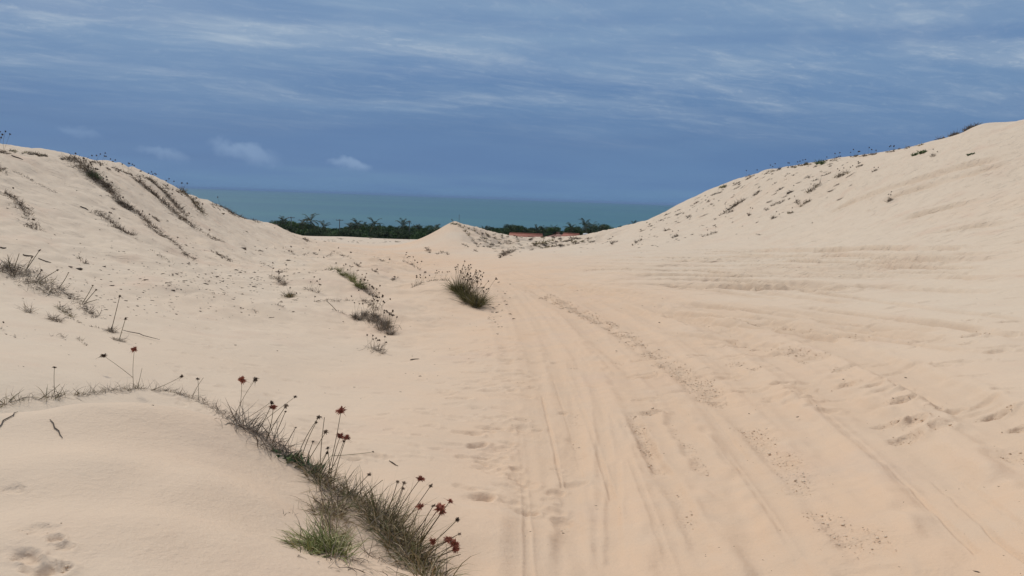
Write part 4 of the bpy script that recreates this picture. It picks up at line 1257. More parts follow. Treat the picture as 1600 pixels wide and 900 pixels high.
# --- the sharp little dune and what grows on it
GM = 'tufts on the pointed dune'
for k, (pth, lab, h, n, st, m) in enumerate([
        ([(706, 350), (712, 351)], 'tiny leafy sprig on the very tip of the pointed dune', 4, 30, 3, M_LEAF),
        ([(718, 352), (724, 357), (728, 363), (732, 368)], 'thick scrub just right of the tip of the pointed dune', 7, 170, 3, M_MIX),
        ([(732, 357), (740, 361), (748, 366)], 'dark scrub edging the right shoulder of the pointed dune', 5, 110, 2, M_MIX),
        ([(739, 376), (743, 381), (747, 386)], 'isolated dark tuft on the right face of the pointed dune', 6, 90, 0, M_BROWN),
        ([(725, 382), (730, 386)], 'short dark dash of grass on the pointed dune', 3, 30, 0, M_BROWN),
        ([(664, 388), (668, 391), (671, 395)], 'dark hooked tuft at the left foot of the pointed dune', 5, 60, 0, M_BROWN),
        ([(683, 397), (688, 394), (693, 394), (699, 398)], 'scattered brown tuft at the foot of the pointed dune', 4, 60, 0, M_BROWN),
        ([(741, 391), (744, 393)], 'speck of grass low on the right of the pointed dune', 3, 24, 0, M_BROWN),
        ([(784, 403), (789, 398), (796, 394), (803, 393)], 'dark brown bush where the pointed dune meets the right slope', 9, 260, 2, M_BROWN)]):
    mid_plant('dune_scrub' if h > 4 else 'grass_tuft', lab, 'dune plant', pth, h, 2.2, n, 1, M_BROWN, m, st, seed=100 + k, group=GM, every=1, tuft_n=16, sh=7, hs=1.0)
mid_plant('dune_scrub', 'brown scrub at the sand edge below the far trees', 'dune plant', [(474, 373), (480, 377)], 4, 1.6, 110, 1, M_BROWN, M_BROWN, 0, seed=118, group=GM, every=1, tuft_n=12)

# --- plants of the right hand dune
GD = 'plants on the right dune'
for k, (nm, pth, lab, h, w, n, st, m, m1) in enumerate([
        ('leafy_shrub', [(1281, 255), (1287, 256)], 'round green shrub on the crest of the right dune', 8, 3, 0, 1, M_LEAF, M_BROWN),
        ('leafy_shrub', [(1303, 278), (1314, 275), (1324, 271)], 'olive green strip with upright stalks on the right dune', 7, 2.4, 160, 5, M_MIX, M_BROWN),
        ('leafy_shrub', [(1264, 301), (1272, 295), (1280, 289)], 'slanting green patch on the upper flank of the right dune', 7, 3, 150, 2, M_MIX, M_BROWN),
        ('grass_tuft', [(1253, 322), (1258, 317), (1266, 314)], 'small green tuft under the slanting green patch', 5, 2, 70, 0, M_MIX, M_BROWN),
        ('grass_tuft', [(1244, 314), (1248, 319)], 'dark speckled tuft left of the small green one on the flank', 5, 2, 50, 1, M_BROWN, M_BROWN),
        ('grass_tuft', [(1130, 332), (1140, 328), (1148, 321), (1160, 316)], 'largest brown patch low on the right dune flank', 7, 3, 260, 2, M_BROWN, M_BROWN),
        ('grass_tuft', [(1124, 337), (1136, 332), (1146, 330)], 'grey shadowy patch directly under the largest brown one', 4, 2, 120, 0, M_BROWN, M_DRY),
        ('grass_tuft', [(1178, 305), (1186, 301)], 'brown patch above the middle of the right dune flank', 5, 2, 70, 0, M_BROWN, M_BROWN),
        ('grass_tuft', [(1205, 322), (1218, 316), (1232, 312)], 'row of brown specks in the middle of the flank', 4, 3, 90, 0, M_BROWN, M_DRY),
        ('grass_tuft', [(1230, 304), (1236, 300)], 'dark brown tuft above the row of specks', 5, 2, 60, 1, M_BROWN, M_BROWN),
        ('leafy_shrub', [(1125, 294), (1131, 293)], 'tiny green shrub at the lower crest of the right dune', 5, 2, 20, 0, M_GREEN, M_BROWN),
        ('grass_tuft', [(1388, 315), (1393, 313)], 'lone tuft with thin slanting stalks on the bare face of the right dune', 6, 2, 60, 3, M_BROWN, M_BROWN),
        ('leafy_shrub', [(1422, 245), (1430, 243), (1436, 240)], 'leafy green plant near the top of the right dune', 7, 2.4, 0, 0, M_LEAF, M_BROWN),
        ('leafy_shrub', [(1440, 240), (1446, 238)], 'smaller leafy plant just right of the leafy green one near the top', 5, 2, 0, 0, M_LEAF, M_BROWN),
        ('grass_tuft', [(1456, 243), (1459, 245)], 'thin dry stalks right of the two leafy plants', 5, 1.5, 10, 2, M_DRY, M_DRY),
        ('leafy_shrub', [(1514, 242), (1519, 241)], 'single dark spot of leaves right of the top shrubs', 4, 1.6, 0, 0, M_LEAF, M_BROWN),
        ('dune_scrub', [(1484, 213), (1490, 210), (1496, 209)], 'left one of the two dark scrubs on the highest crest', 7, 2.4, 140, 0, M_MIX, M_BROWN),
        ('dune_scrub', [(1508, 202), (1518, 198), (1530, 194)], 'right and larger dark scrub on the highest crest', 7, 2.6, 240, 0, M_MIX, M_BROWN),
        ('grass_tuft', [(1364, 268), (1368, 267)], 'single stalked tuft right of the olive green strip', 4, 1.5, 20, 2, M_DRY, M_BROWN),
        ('grass_tuft', [(1338, 262), (1346, 259)], 'pair of dotted stalks above the olive green strip', 4, 1.5, 20, 5, M_DRY, M_BROWN),
        ('grass_tuft', [(1168, 338), (1172, 336)], 'faint pale tuft with one stalk at the foot of the flank', 6, 2, 26, 2, M_DRY, M_DRY),
        ('grass_tuft', [(1205, 342), (1210, 341)], 'pale spindly tuft right of the faint one at the flank foot', 6, 2, 26, 2, M_DRY, M_DRY),
        ('grass_tuft', [(1232, 334), (1238, 332)], 'olive spindly tuft below the small green one', 5, 2, 30, 1, M_MIX, M_DRY),
        ('grass_tuft', [(1052, 372), (1057, 369)], 'thin brown sprig at the sand edge below the right dune toe', 7, 1.4, 24, 2, M_BROWN, M_DRY),
        ('grass_tuft', [(1098, 370), (1108, 367), (1118, 364)], 'low dry strip at the toe of the right dune', 5, 1.6, 70, 2, M_BROWN, M_DRY),
        ('grass_tuft', [(955, 382), (959, 378)], 'hooked dark sprig on the right slope above the pass', 6, 1.4, 30, 1, M_BROWN, M_BROWN),
        ('grass_tuft', [(988, 384), (994, 379), (1000, 375)], 'dark slanting tuft at the end of the right dune ridge', 5, 1.8, 90, 1, M_BROWN, M_BROWN)]):
    mid_plant(nm, lab, 'dune plant', pth, h, w, n, 1, m1, m, st, seed=130 + k, group=GD, every=1, tuft_n=34 if m in (M_LEAF, M_GREEN) else 15, sh=h * 2.0, hs=1.1, bw=1.9 if m == M_LEAF else 1.0)

for k, (u, v, st_, lab) in enumerate([
        (1172, 275.5, 2, 'pair of faint stalks against the sky on the lower crest of the right dune'), (1205, 267.5, 3, 'thin stalks against the sky where the right crest levels out'),
        (1236, 261, 3, 'dotted stalks on the right crest left of the round green shrub'), (1256, 258, 3, 'stalks on the right crest just before the round green shrub'),
        (1303, 250.5, 4, 'stalks on the right crest just after the round green shrub'), (1334, 244.5, 5, 'tallest group of dotted stalks on the right crest'),
        (1362, 241, 3, 'stalks on the right crest between the tallest group and the steep rise'), (1392, 237, 4, 'last stalks on the right crest before the steep rise')]):
    mid_plant('ridge_plant', lab, 'ridge plant', [(u - 5, v + 1), (u + 5, v)], 4, 1.6, 40, 1, M_BROWN, M_BROWN, st_, sh=10, hs=1.2, seed=170 + k, group=GD, every=1, tuft_n=8)

# --- small sprigs too many and too alike to be told apart
SPR = []
for i in range(7):
    rg = np.random.default_rng(40 + i)
    a = Acc()
    n = 26 + 5 * i
    el_ = rg.uniform(.5, 1.4)
    P = rg.normal(size=(n, 3)) * [.42 * el_, .16, 0]
    d = unit(rg.normal(size=(n, 3)) * [1, .6, .25] + [0, 0, .55])
    V, Q, T = ribbons(P, d, rg.uniform(.25, .75, n), np.full(n, .085), rg.normal(size=(n, 3)) * .6 + [0, 0, -.9], 3, rg.uniform(0, 1, n), rg)
    V[:, 2] = np.maximum(V[:, 2], -.02)
    a.add(V, Q, T)
    SPR.append(a)
SPM = {m.name: [a.mesh('sprig', m) for a in SPR] for m in (M_BROWN, M_DRY, M_MIX)}


SPECS = []
def sprigs(n, gen, lab, group, mats, size, name='grass_sprig', flat=.8, seed=0):
    rg = np.random.default_rng(seed + 4000)
    k = 0
    while k < n:
        u, v = gen(rg)
        p, r = pix_ground(u, v)
        if r > 165:
            continue
        s = size * rg.lognormal(0, .4) * r / F_PX
        e = .4
        zx = float(ground(p[0] + e, p[1]) - ground(p[0] - e, p[1])) / (2 * e)
        zy = float(ground(p[0], p[1] + e) - ground(p[0], p[1] - e)) / (2 * e)
        rot = Vector((-zx, -zy, 1)).normalized().to_track_quat('Z', 'Y') @ Matrix.Rotation(rg.uniform(-.5, .9), 3, 'Z').to_quaternion()
        SPECS.append((s / r, tuple(p), (s, s, s * flat), rot, mats[rg.integers(0, len(mats))].name, int(rg.integers(0, 7)), lab, group, name))
        k += 1


def plant_sprigs():
    """the 290 that show largest are objects of their own, the smaller rest one mass"""
    SPECS.sort(key=lambda q: -q[0])
    for _, p, sc_, rot, m, i, lab, group, name in SPECS[:290]:
        o = link(name, SPM[m][i], loc=p, label=lab, cat='sprig', group=group)
        o.scale = sc_
        o.rotation_mode = 'QUATERNION'
        o.rotation_quaternion = rot
    a = Acc()
    for _, p, sc_, rot, m, i, lab, group, name in SPECS[290:]:
        src = SPR[i]
        V = (np.concatenate(src.V) * np.array(sc_)) @ np.array(rot.to_matrix()).T + np.array(p)
        a.add(V, np.concatenate(src.Q), np.concatenate(src.A))
    link('dune_vegetation', a.mesh('dune_vegetation', M_BROWN), label='specks of the smallest dry sprigs scattered over the far dunes', cat='vegetation', kind='stuff')


RIDGE = np.array([(1000, 349), (1050, 327), (1100, 302), (1150, 283), (1220, 264), (1300, 248), (1380, 238)], float)
def g_flank(rg):
    u = rg.uniform(1000, 1330) if rg.random() < .8 else rg.uniform(1000, 1150)
    top = np.interp(u, RIDGE[:, 0], RIDGE[:, 1])
    return u, top + 3 + abs(rg.normal()) * (30 if u > 1090 else 16)
sprigs(150, g_flank, 'small dry grass sprig half buried on the seaward flank of the right dune', 'sprigs on the flank of the right dune', [M_DRY, M_BROWN, M_DRY], 3.8, seed=1)
def g_crest(rg):
    u = rg.uniform(1120, 1480)
    return u, np.interp(u, [1100, 1150, 1220, 1300, 1380, 1450, 1480], [302, 283, 264, 248, 238, 223, 213]) + rg.uniform(0, 2.5)
sprigs(45, g_crest, 'tiny sprig against the sky along the crest of the right dune', 'sprigs on the crest of the right dune', [M_BROWN, M_MIX, M_DRY], 3.6, seed=2, flat=1.6)
def g_rough(rg):
    u = rg.uniform(745, 925)
    lo = np.interp(u, [745, 780, 830, 870, 925], [364, 366, 370, 371, 372]); hi_ = np.interp(u, [745, 780, 800, 850, 925], [384, 398, 400, 388, 378])
    return u, rg.uniform(lo, max(hi_, lo + 3))
sprigs(150, g_rough, 'dark tuft on the broken white sand between the pointed dune and the houses', 'tufts on the broken white dunes', [M_BROWN, M_BROWN, M_MIX], 4.4, seed=3, flat=1.0)
def g_edge(rg):
    return rg.uniform(485, 640), rg.uniform(372, 380)
sprigs(34, g_edge, 'brown tuft at the far sand edge in front of the tree belt', 'tufts in front of the tree belt', [M_BROWN], 3.2, seed=4)
def g_left(rg):
    u = rg.uniform(0, 480)
    v = rg.uniform(np.interp(u, [0, 150, 300, 430, 480], [250, 275, 330, 375, 395]), 480)
    return u, v
sprigs(75, g_left, 'small dark sprig poking out of the left slope sand', 'sprigs scattered on the left slope', [M_BROWN, M_BROWN, M_DRY], 2.6, seed=5)
def g_toe(rg):
    u = rg.uniform(840, 1200)
    return u, rg.uniform(np.interp(u, [840, 1000, 1200], [384, 366, 335]), np.interp(u, [840, 1000, 1200], [400, 390, 370]))
sprigs(40, g_toe, 'faint pale sprig on the smooth sand at the toe of the right dune', 'sprigs at the toe of the right dune', [M_DRY], 3.0, seed=6)
def g_ridgeL(rg):
    u = rg.uniform(0, 470)
    return u, np.interp(u, [0, 50, 90, 150, 205, 250, 300, 350, 430, 470], [237, 240, 245, 257, 271, 284, 312, 328, 356, 370]) + rg.uniform(0, 3)
sprigs(50, g_ridgeL, 'dark sprig breaking the outline of the left ridge', 'sprigs along the left ridge', [M_BROWN], 3.4, seed=7, flat=1.2)

plant_sprigs()

# dark plant litter blown over the sand: bits nobody could count
rg = np.random.default_rng(77)
lp, ls, la = [], [], []
def litter(n, gen, s0):
    for _ in range(n):
        u, v = gen(rg)
        p, r = pix_ground(u, v)
        if r > 80:
            continue
        lp.append(p); ls.append(s0 * rg.lognormal(0, .5) * max(r, 4) / F_PX); la.append(rg.uniform(-.7, .7))
litter(430, lambda g: (g.uniform(90, 480), g.uniform(385, 500)), .75)
litter(150, lambda g: (g.normal(310, 60), g.normal(440, 14)), .9)
litter(190, lambda g: (g.uniform(0, 760), g.uniform(300, 640)), .6)
litter(160, lambda g: (g.uniform(760, 1600), g.uniform(420, 900)), .45)
litter(60, lambda g: (g.normal(775, 14), g.normal(480, 18)), .8)
lp, ls, la = np.array(lp), np.array(ls), np.array(la)
V, Fc = lumps(lp, np.ones(len(lp)), 1.0, .3, rg)
V = V.reshape(-1, 12, 3) - lp[:, None]
V = V * ls[:, None, None] * np.array([1, .5, .45])
c_, s_ = np.cos(la)[:, None], np.sin(la)[:, None]
V = np.stack([V[..., 0] * 1.8 * c_ - V[..., 1] * s_, V[..., 0] * 1.8 * s_ + V[..., 1] * c_, V[..., 2]], -1) + lp[:, None]
link('plant_litter', mesh_np('plant_litter', V.reshape(-1, 3), Ft=Fc, attrs={'tone': np.repeat(rg.random(len(lp)) * .7, 12)}, mat=M_BROWN),
     label='scattered crumbs of dead plants lying on the sand', cat='plant litter', kind='stuff')

# ================================================================== the coast below: trees, palms, poles and houses
M_TREE = tone_mat('tree_foliage', [(0, (.03, .05, .018)), (.5, (.075, .13, .042)), (.85, (.13, .19, .065)), (1, (.20, .25, .09))], .7, .25)
M_TREE2 = tone_mat('dark_foliage', [(0, (.026, .036, .016)), (.5, (.065, .095, .038)), (1, (.13, .165, .065))], .7, .25)
M_PALM = tone_mat('palm_frond', [(0, (.016, .024, .010)), (.5, (.04, .06, .024)), (.85, (.08, .10, .04)), (1, (.16, .13, .06))], .6, .3)
M_BARK = tone_mat('bark', [(0, (.06, .045, .035)), (1, (.16, .13, .10))], .9)
FD = {'leaves': None}


def at_polar(u, r):
    a = pix_polar(u, 360)[0]
    x, y = r * math.sin(a), r * math.cos(a)
    return np.array([x, y, float(ground(x, y))])


def z_at(u, v, r):
    return CAM_Z + pix_polar(u, v)[1] * r


def broad_tree(label, u, r, vtop, wpx, mat, seed, group, name='coastal_tree', wpush=1.0):
    rg = np.random.default_rng(seed)
    b = at_polar(u, r)
    H = max(2.2, z_at(u, vtop, r) - b[2])
    Rw = wpx * r / F_PX / 2
    root = empty(name, tuple(b), label, 'tree', group)
    a = Acc()
    top = np.array([rg.normal() * .2, rg.normal() * .2, H * .62])
    V, Q, T = tube([(0, 0, -.3), top * .5, top], [H * .035, H * .026, H * .014], 7, .4); a.add(V, Q, T)
    for k in range(6):
        an_ = k * 1.05 + rg.uniform(-.3, .3)
        st = top * rg.uniform(.4, .9)
        e = np.array([math.cos(an_) * Rw * .7, math.sin(an_) * Rw * .7, H * rg.uniform(.6, .85)])
        V, Q, T = tube([st, (st + e) / 2 + [0, 0, .15], e], [H * .015, H * .01, H * .005], 5, .5); a.add(V, Q, T)
    link('trunk', a.mesh('trunk', M_BARK), root)
    a = Acc()
    nb = int(8 + Rw * 3)
    cs = []
    for k in range(nb):
        an_ = rg.random() * 6.28; q = rg.random() ** .5
        h_ = rg.uniform(.38, .92)
        lim = math.sqrt(max(.12, 1 - ((h_ - .45) / .62) ** 2))
        cs.append((math.cos(an_) * q * Rw * lim, math.sin(an_) * q * Rw * lim, H * h_, rg.uniform(.22, .42) * min(Rw, H * .6) + .15))
    for (x, y, z, s) in cs:
        n = int(125 * (s / .8) ** 1.3) + 45
        d = unit(rg.normal(size=(n, 3)) + [0, 0, .25])
        P = np.array([x, y, z]) + d * (s * rg.uniform(.45, 1.08, n) ** 1.0)[:, None] * [1.15, 1.15, .85]
        P[:, 2] = np.maximum(P[:, 2], .15)
        V, Q, T = ribbons(P, unit(d + rg.normal(size=(n, 3)) * .9), rg.uniform(.22, .55, n), np.full(n, .26), rg.normal(size=(n, 3)) * .4, 1,
                          np.clip(rg.normal(.5, .22, n) + rg.normal() * .12, 0, 1), rg)
        a.add(V, Q, T)
    link('crown', a.mesh('crown', mat), root)
    return root


def palm_meshes(seed, wind):
    rg = np.random.default_rng(seed)
    a = Acc()
    nf = 15
    for k in range(nf):
        az = k * 2.399 + rg.uniform(-.2, .2)
        up = rg.uniform(-.1, 1.35) if k < nf - 4 else rg.uniform(-.9, -.3)
        L = rg.uniform(2.7, 3.5)
        n = 9
        d = np.array([math.cos(az) * math.cos(up), math.sin(az) * math.cos(up), math.sin(up)]) + np.array([wind, 0, 0])
        P = [np.zeros(3)]
        for i in range(n):
            dd = d + np.array([wind * .5, 0, -1.25]) * (i / n) ** 1.7
            P.append(P[-1] + unit(dd) * L / n)
        P = np.array(P)
        V, Q, T = tube(P, np.linspace(.05, .02, len(P)), 4, .6); a.add(V, Q, T)
        m = 24
        f = np.linspace(.12, .99, m)
        ii = f * n
        B0 = np.stack([np.interp(ii, np.arange(n + 1), P[:, c]) for c in range(3)], -1)
        Tn = unit(np.stack([np.interp(ii, np.arange(n + 1), np.gradient(P[:, c])) for c in range(3)], -1))
        for sgn in (-1, 1):
            side = unit(np.cross(Tn, [0, 0, 1.0])) * sgn
            D_ = unit(side + Tn * .7 + [0, 0, .1])
            LL = .85 * np.sin(np.clip(f * 3.0 + .25, 0, 3.14)) ** .6 + .08
            V, Q, T = ribbons(B0, D_, LL * rg.uniform(.8, 1.1, m), np.full(m, .085), np.tile([0, 0, -1.1], (m, 1)), 2, np.clip(rg.normal(.45 if k < nf - 3 else .9, .15, m), 0, 1), rg)
            a.add(V, Q, T)
    return a


PALMS = [palm_meshes(60 + i, w) for i, w in enumerate([-.15, .0, -.25, .12])]
PALM_ME = [a.mesh('palm_crown', M_PALM) for a in PALMS]
PT = []
for i in range(3):
    t = np.linspace(0, 1, 9)
    b = [.05, .12, -.08][i]
    rad = np.linspace(.024, .014, 9) * (1 + .06 * (np.arange(9) % 2))
    V, Q, T = tube(np.stack([b * t ** 2, .02 * np.sin(t * 3), t], -1), rad, 8, .5)
    PT.append(mesh_np('trunk', V, Q, attrs={'tone': T}, mat=M_BARK, smooth=True))
    PT[-1]['tip'] = (b, .02 * math.sin(3), 1.0)


def palm(label, u, r, vtop, seed, scale=1.0):
    b = at_polar(u, r)
    H = max(2.5, z_at(u, vtop, r) - b[2] - 1.1 * scale)
    i = seed % 3
    tip = PT[i]['tip']
    root = empty('coconut_palm', (b[0] - tip[0] * H, b[1] - tip[1] * H, b[2] - .2), label, 'palm tree', 'coconut palms in the tree belt')
    t = link('trunk', PT[i], root); t.scale = (H * .8 if H > 6 else H, H * .8 if H > 6 else H, H)
    sx = t.scale[0]
    c = link('crown', PALM_ME[seed % 4], root, loc=(tip[0] * sx, tip[1] * sx, H))
    c.scale = (scale,) * 3
    c.rotation_euler = (0, 0, random.uniform(-.5, .5) + (seed * .7))
    return root


ORD = 'first second third fourth fifth sixth seventh eighth ninth tenth eleventh twelfth thirteenth fourteenth fifteenth sixteenth seventeenth eighteenth nineteenth twentieth'.split()
TB = 'trees of the coastal tree belt'
k = 0
tops_l = [(428, 350), (440, 347), (455, 348), (470, 351), (486, 353), (500, 356), (515, 359), (530, 360), (545, 357), (560, 354), (575, 354), (590, 355), (605, 355), (620, 356), (640, 356), (656, 355), (672, 357), (686, 359), (705, 362)]
for j, (u, v) in enumerate(tops_l):
    lab = ['broad green tree, %s from the left in the back row of the left tree belt', 'dark olive tree, %s from the left in the back row of the left tree belt'][j % 2] % ORD[j]
    broad_tree(lab, u + random.uniform(-2, 2), 262 + random.uniform(-10, 22), v - 1, random.uniform(24, 33), [M_TREE, M_TREE2][j % 2], 700 + j, TB)
for j, u in enumerate(range(432, 710, 15)):
    v = np.interp(u, [430, 470, 500, 560, 640, 690], [355, 359, 364, 362, 364, 364]) + random.uniform(-1.5, 1.5)
    broad_tree('low shrub tree, %s from the left along the front edge of the left tree belt' % ORD[j], u + random.uniform(-4, 4), 226 + random.uniform(-8, 12), v - 1.5, random.uniform(24, 32), [M_TREE2, M_TREE][j % 3 == 0], 740 + j, 'shrub trees in front of the left tree belt', name='shrub_tree')
tops_r = [(744, 357), (757, 357), (770, 357), (784, 356), (798, 353), (812, 352), (826, 356), (842, 358), (856, 356), (868, 356), (882, 357), (896, 356), (910, 356), (924, 355), (938, 353), (950, 354), (963, 357), (978, 358), (994, 358)]
for j, (u, v) in enumerate(tops_r):
    lab = ['dark rounded tree, %s from the left in the belt behind the tiled roofs', 'bushy green tree, %s from the left in the belt behind the tiled roofs'][j % 2] % ORD[j]
    broad_tree(lab, u, 262 + random.uniform(-12, 22), v - .5, random.uniform(24, 33), [M_TREE2, M_TREE][j % 2], 780 + j, 'trees behind the houses')
for j, u in enumerate(range(748, 1000, 17)):
    if 790 < u < 925:
        continue
    broad_tree('low shrub tree, %s from the left at the foot of the belt near the houses' % ORD[j], u, 222 + random.uniform(-6, 8), 363 + random.uniform(-1, 1), random.uniform(16, 24), M_TREE2, 820 + j, 'shrub trees near the houses', name='shrub_tree')
for j, (u, v, r, lab, s) in enumerate([
        (443, 341, 268, 'leftmost coconut palm of the belt, beside the first pole', .95), (473, 343, 262, 'dark palm just left of the tallest left palm', .9), (485, 338, 255, 'tallest palm at the left, with wide fronds', 1.25),
        (505, 349, 250, 'wind-swept palm right of the tallest left palm', .9), (547, 350, 262, 'low palm left of the two round middle palms', .85), (558, 344, 256, 'left one of the two round middle palms', 1.15),
        (585, 344, 256, 'right one of the two round middle palms', 1.15), (569, 350, 266, 'small palm between the two round middle palms', .8), (629, 346, 256, 'palm standing alone above the belt next to the slim pole', 1.2),
        (680, 352, 250, 'palm just left of the pointed dune', 1.05), (757, 355, 250, 'palm just right of the pointed dune', .8), (838, 354, 258, 'slender palm above the long orange roof', .75), (848, 355, 258, 'second slender palm above the long orange roof', .75),
        (893, 350, 255, 'palm above the brown tiled roof', 1.0), (913, 345, 262, 'tall ragged palm right of the brown tiled roof', 1.1), (924, 351, 254, 'palm leaning over the white water tank', 1.1), (938, 354, 248, 'palm at the right end of the tree belt', 1.0),
        (968, 354, 262, 'small palm near the toe of the right dune', .8), (990, 347, 262, 'dark palm half hidden behind the right dune ridge', .8), (865, 355, 262, 'palm poking up behind the brown roof ridge', .85), (655, 353, 262, 'small dark palm left of the pointed dune palm', .8)]):
    palm(lab, u, r, v, 3 + j, s)

# ---- utility poles
M_CONC, G, B = new_mat('weathered_concrete')
G.put(B.inputs['Base Color'], (.16, .15, .14, 1)); B.inputs['Roughness'].default_value = .9


def box(cx, cy, cz, sx, sy, sz):
    v = np.array([(x, y, z) for x in (-.5, .5) for y in (-.5, .5) for z in (-.5, .5)]) * [sx, sy, sz] + [cx, cy, cz]
    f = np.array([(0, 1, 3, 2), (4, 6, 7, 5), (0, 4, 5, 1), (2, 3, 7, 6), (0, 2, 6, 4), (1, 5, 7, 3)])
    return v, f


def boxes(lst, name, mat):
    a = Acc()
    for b in lst:
        v, f = box(*b); a.add(v, f)
    return a.mesh(name, mat)


for u, v, r, lab, arm in [(455, 338.5, 250, 'utility pole with a crossarm beside the leftmost palm', 2.2), (530.5, 342.5, 245, 'utility pole with a wide crossarm in the gap of the tree belt', 2.4),
                          (639.5, 345, 245, 'short utility pole right of the lone palm', 1.0), (717, 335, 215, 'thin mast rising behind the pointed dune', 0)]:
    b = at_polar(u, r)
    H = z_at(u, v, r) - b[2]
    root = empty('utility_pole' if arm else 'antenna_mast', tuple(b), lab, 'pole' if arm else 'mast')
    V, Q, T = tube([(0, 0, -.3), (0, 0, H * .5), (0, 0, H)], [.17, .14, .10] if arm else [.06, .05, .04], 8)
    link('pole', mesh_np('pole', V, Q, mat=M_CONC, smooth=True), root)
    if arm:
        link('crossarm', boxes([(0, 0, H - .35, arm, .14, .16)], 'crossarm', M_CONC), root)
        for s_ in (-.45, -.15, .15, .45):
            V, Q, T = tube([(arm * s_, 0, H - .28), (arm * s_, 0, H - .14), (arm * s_, 0, H)], [.05, .07, .03], 6)
            link('insulator', mesh_np('insulator', V, Q, mat=M_CONC), root)
    else:
        for zz in (.97, .92, .87):
            link('antenna_rod', boxes([(0, 0, H * zz, .9 * (2 - zz) - .3, .03, .03)], 'antenna_rod', M_CONC), root)

# ---- houses
def plain_mat(name, col, rough=.85):
    m, G, B = new_mat(name)
    geo = G.n('ShaderNodeTexCoord')
    n = G.noise(geo.outputs['Object'], 1.2, 4, .6)
    G.put(B.inputs['Base Color'], G.mix(G.smooth(n, .3, .7), tuple(c * .8 for c in col) + (1,), tuple(col) + (1,)))
    B.inputs['Roughness'].default_value = rough
    return m


M_WALL = plain_mat('plaster', (.42, .30, .24)); M_WHITE = plain_mat('whitewash', (.72, .72, .70)); M_DARKW = plain_mat('window_dark', (.03, .035, .04), .3); M_WOOD = plain_mat('door_wood', (.10, .06, .04))


def tiles(name, c1, c2):
    m, G, B = new_mat(name)
    tc_ = G.n('ShaderNodeTexCoord')
    wv = G.n('ShaderNodeTexWave', wave_type='BANDS', bands_direction='X')
    G.put(wv.inputs['Vector'], tc_.outputs['Object']); wv.inputs['Scale'].default_value = 1.3
    n = G.noise(tc_.outputs['Object'], 2.5, 5, .7)
    c = G.mix(G.smooth(n, .3, .7), c1 + (1,), c2 + (1,))
    G.put(B.inputs['Base Color'], c)
    bp = G.n('ShaderNodeBump'); bp.inputs['Strength'].default_value = .8; bp.inputs['Distance'].default_value = .05
    G.put(bp.inputs['Height'], wv.outputs['Fac']); G.put(B.inputs['Normal'], bp.outputs[0])
    B.inputs['Roughness'].default_value = .85
    return m


M_TILE = tiles('orange_tiles', (.25, .085, .052), (.35, .125, .078)); M_TILE2 = tiles('weathered_tiles', (.16, .085, .065), (.30, .14, .10))


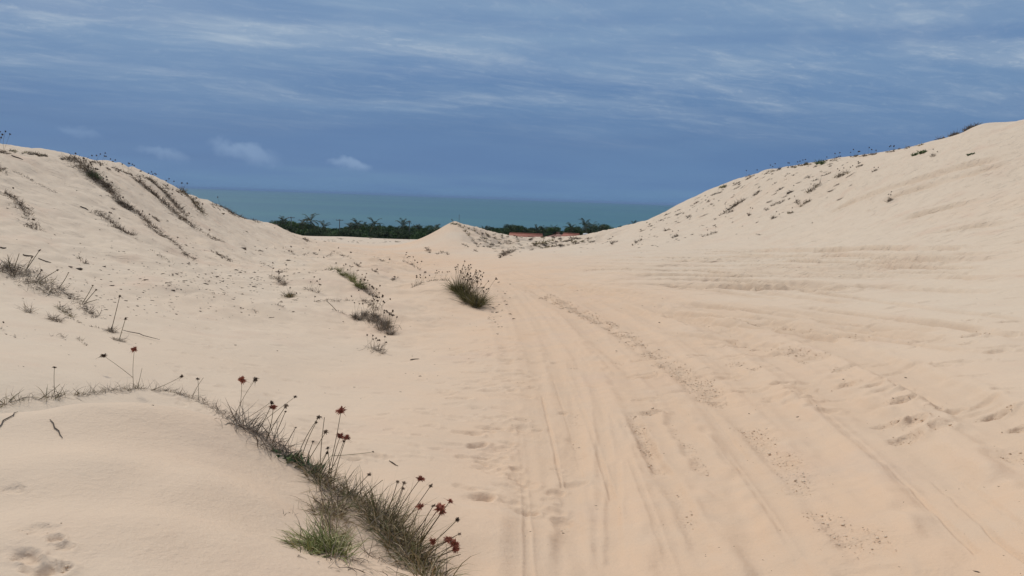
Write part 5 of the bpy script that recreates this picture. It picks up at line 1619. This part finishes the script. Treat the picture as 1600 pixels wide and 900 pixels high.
def house(label, u, r, v_ridge, wpx, depth, rise, yaw, tile, wall, hipped=False, nw=3):
    b = at_polar(u, r)
    Wd = wpx * r / F_PX
    zr = z_at(u, v_ridge, r) - b[2]
    eave = zr - rise
    root = empty('tiled_house', tuple(b), label, 'house')
    root.rotation_euler = (0, 0, yaw - pix_polar(u, 400)[0])
    link('wall', boxes([(0, 0, eave / 2 - .25, Wd - .9, depth - .9, eave + .3)], 'wall', wall), root)
    hx, hy, o = Wd / 2, depth / 2, (depth * .45 if hipped else 0)
    th = .16
    a = Acc()
    for dz_, first in ((0, 1), (-th, 0)):
        Vv = np.array([(-hx, -hy, eave), (hx, -hy, eave), (hx, hy, eave), (-hx, hy, eave), (-hx + o, 0, zr), (hx - o, 0, zr)]) + [0, 0, dz_]
        Qd = np.array([(0, 1, 5, 4), (2, 3, 4, 5)]); Tr = np.array([(3, 0, 4), (1, 2, 5)])
        if not first:
            Qd = Qd[:, ::-1]; Tr = Tr[:, ::-1]
        a.add(Vv, Qd, .5, T3=Tr)
    rim = [(0, 1), (1, 2), (2, 3), (3, 0)]
    V8 = np.concatenate([np.array([(-hx, -hy, eave), (hx, -hy, eave), (hx, hy, eave), (-hx, hy, eave)]), np.array([(-hx, -hy, eave), (hx, -hy, eave), (hx, hy, eave), (-hx, hy, eave)]) - [0, 0, th]])
    a.add(V8, np.array([(i, j, j + 4, i + 4) for i, j in rim]))
    rf = link('roof', a.mesh('roof', tile), root)
    V, Q, T = tube([(-hx + o, 0, zr + .02), (hx - o, 0, zr + .02)], [.14, .14], 8)
    link('ridge_cap', mesh_np('ridge_cap', V, Q, mat=tile, smooth=True), rf)
    y0 = -(depth - .9) / 2 - .02
    d = link('door', boxes([(Wd * .05, y0, 1.0, .9, .06, 2.0)], 'door', M_WOOD), root)
    link('handle', boxes([(Wd * .05 + .35, y0 - .05, 1.0, .05, .05, .16)], 'handle', M_DARKW), d)
    for i in range(nw):
        x = (i - (nw - 1) / 2) * (Wd * .3) + (Wd * .16)
        w_ = link('window', boxes([(x - .6, y0 - .01, 1.5, .08, .08, 1.1), (x + .6, y0 - .01, 1.5, .08, .08, 1.1), (x, y0 - .01, .99, 1.3, .1, .08), (x, y0 - .01, 2.05, 1.3, .08, .08)], 'window', M_WHITE), root)
        link('pane', boxes([(x, y0 + .0, 1.5, 1.12, .05, 1.0)], 'pane', M_DARKW), w_)


house('long house under a bright orange tiled roof', 822, 196, 365.0, 52, 7.5, 1.5, math.radians(-9), M_TILE, M_WALL)
house('house under a weathered brown tiled roof beside the long orange one', 872, 200, 363.6, 36, 8, 1.5, math.radians(14), M_TILE2, M_WALL, True)
house('small red-brown roofed house between the weathered roof and the water tank', 893, 197, 365.0, 26, 6, 1.2, math.radians(-18), M_TILE, M_WALL)
house('pinkish house peeping out behind the lower end of the left ridge', 419, 214, 351.0, 26, 6, 1.0, math.radians(10), M_WALL, M_WALL, nw=2)
# the white water tank tower at the end of the roofs
b = at_polar(915, 196)
zt = z_at(915, 364.2, 196) - b[2]
root = empty('water_tower', tuple(b), 'small white water tank block right of the tiled roofs', 'water tank')
link('tower', boxes([(0, 0, (zt - 1.3) / 2 - .1, 1.1, 1.1, zt - 1.3 + .2)], 'tower', M_WHITE), root)
V, Q, T = tube([(0, 0, zt - 1.28), (0, 0, zt - 1.2), (0, 0, zt - .3), (0, 0, zt - .1), (0, 0, zt)], [.45, .62, .68, .6, .1], 16)
link('tank', mesh_np('tank', V, Q, mat=M_WHITE, smooth=True), root)
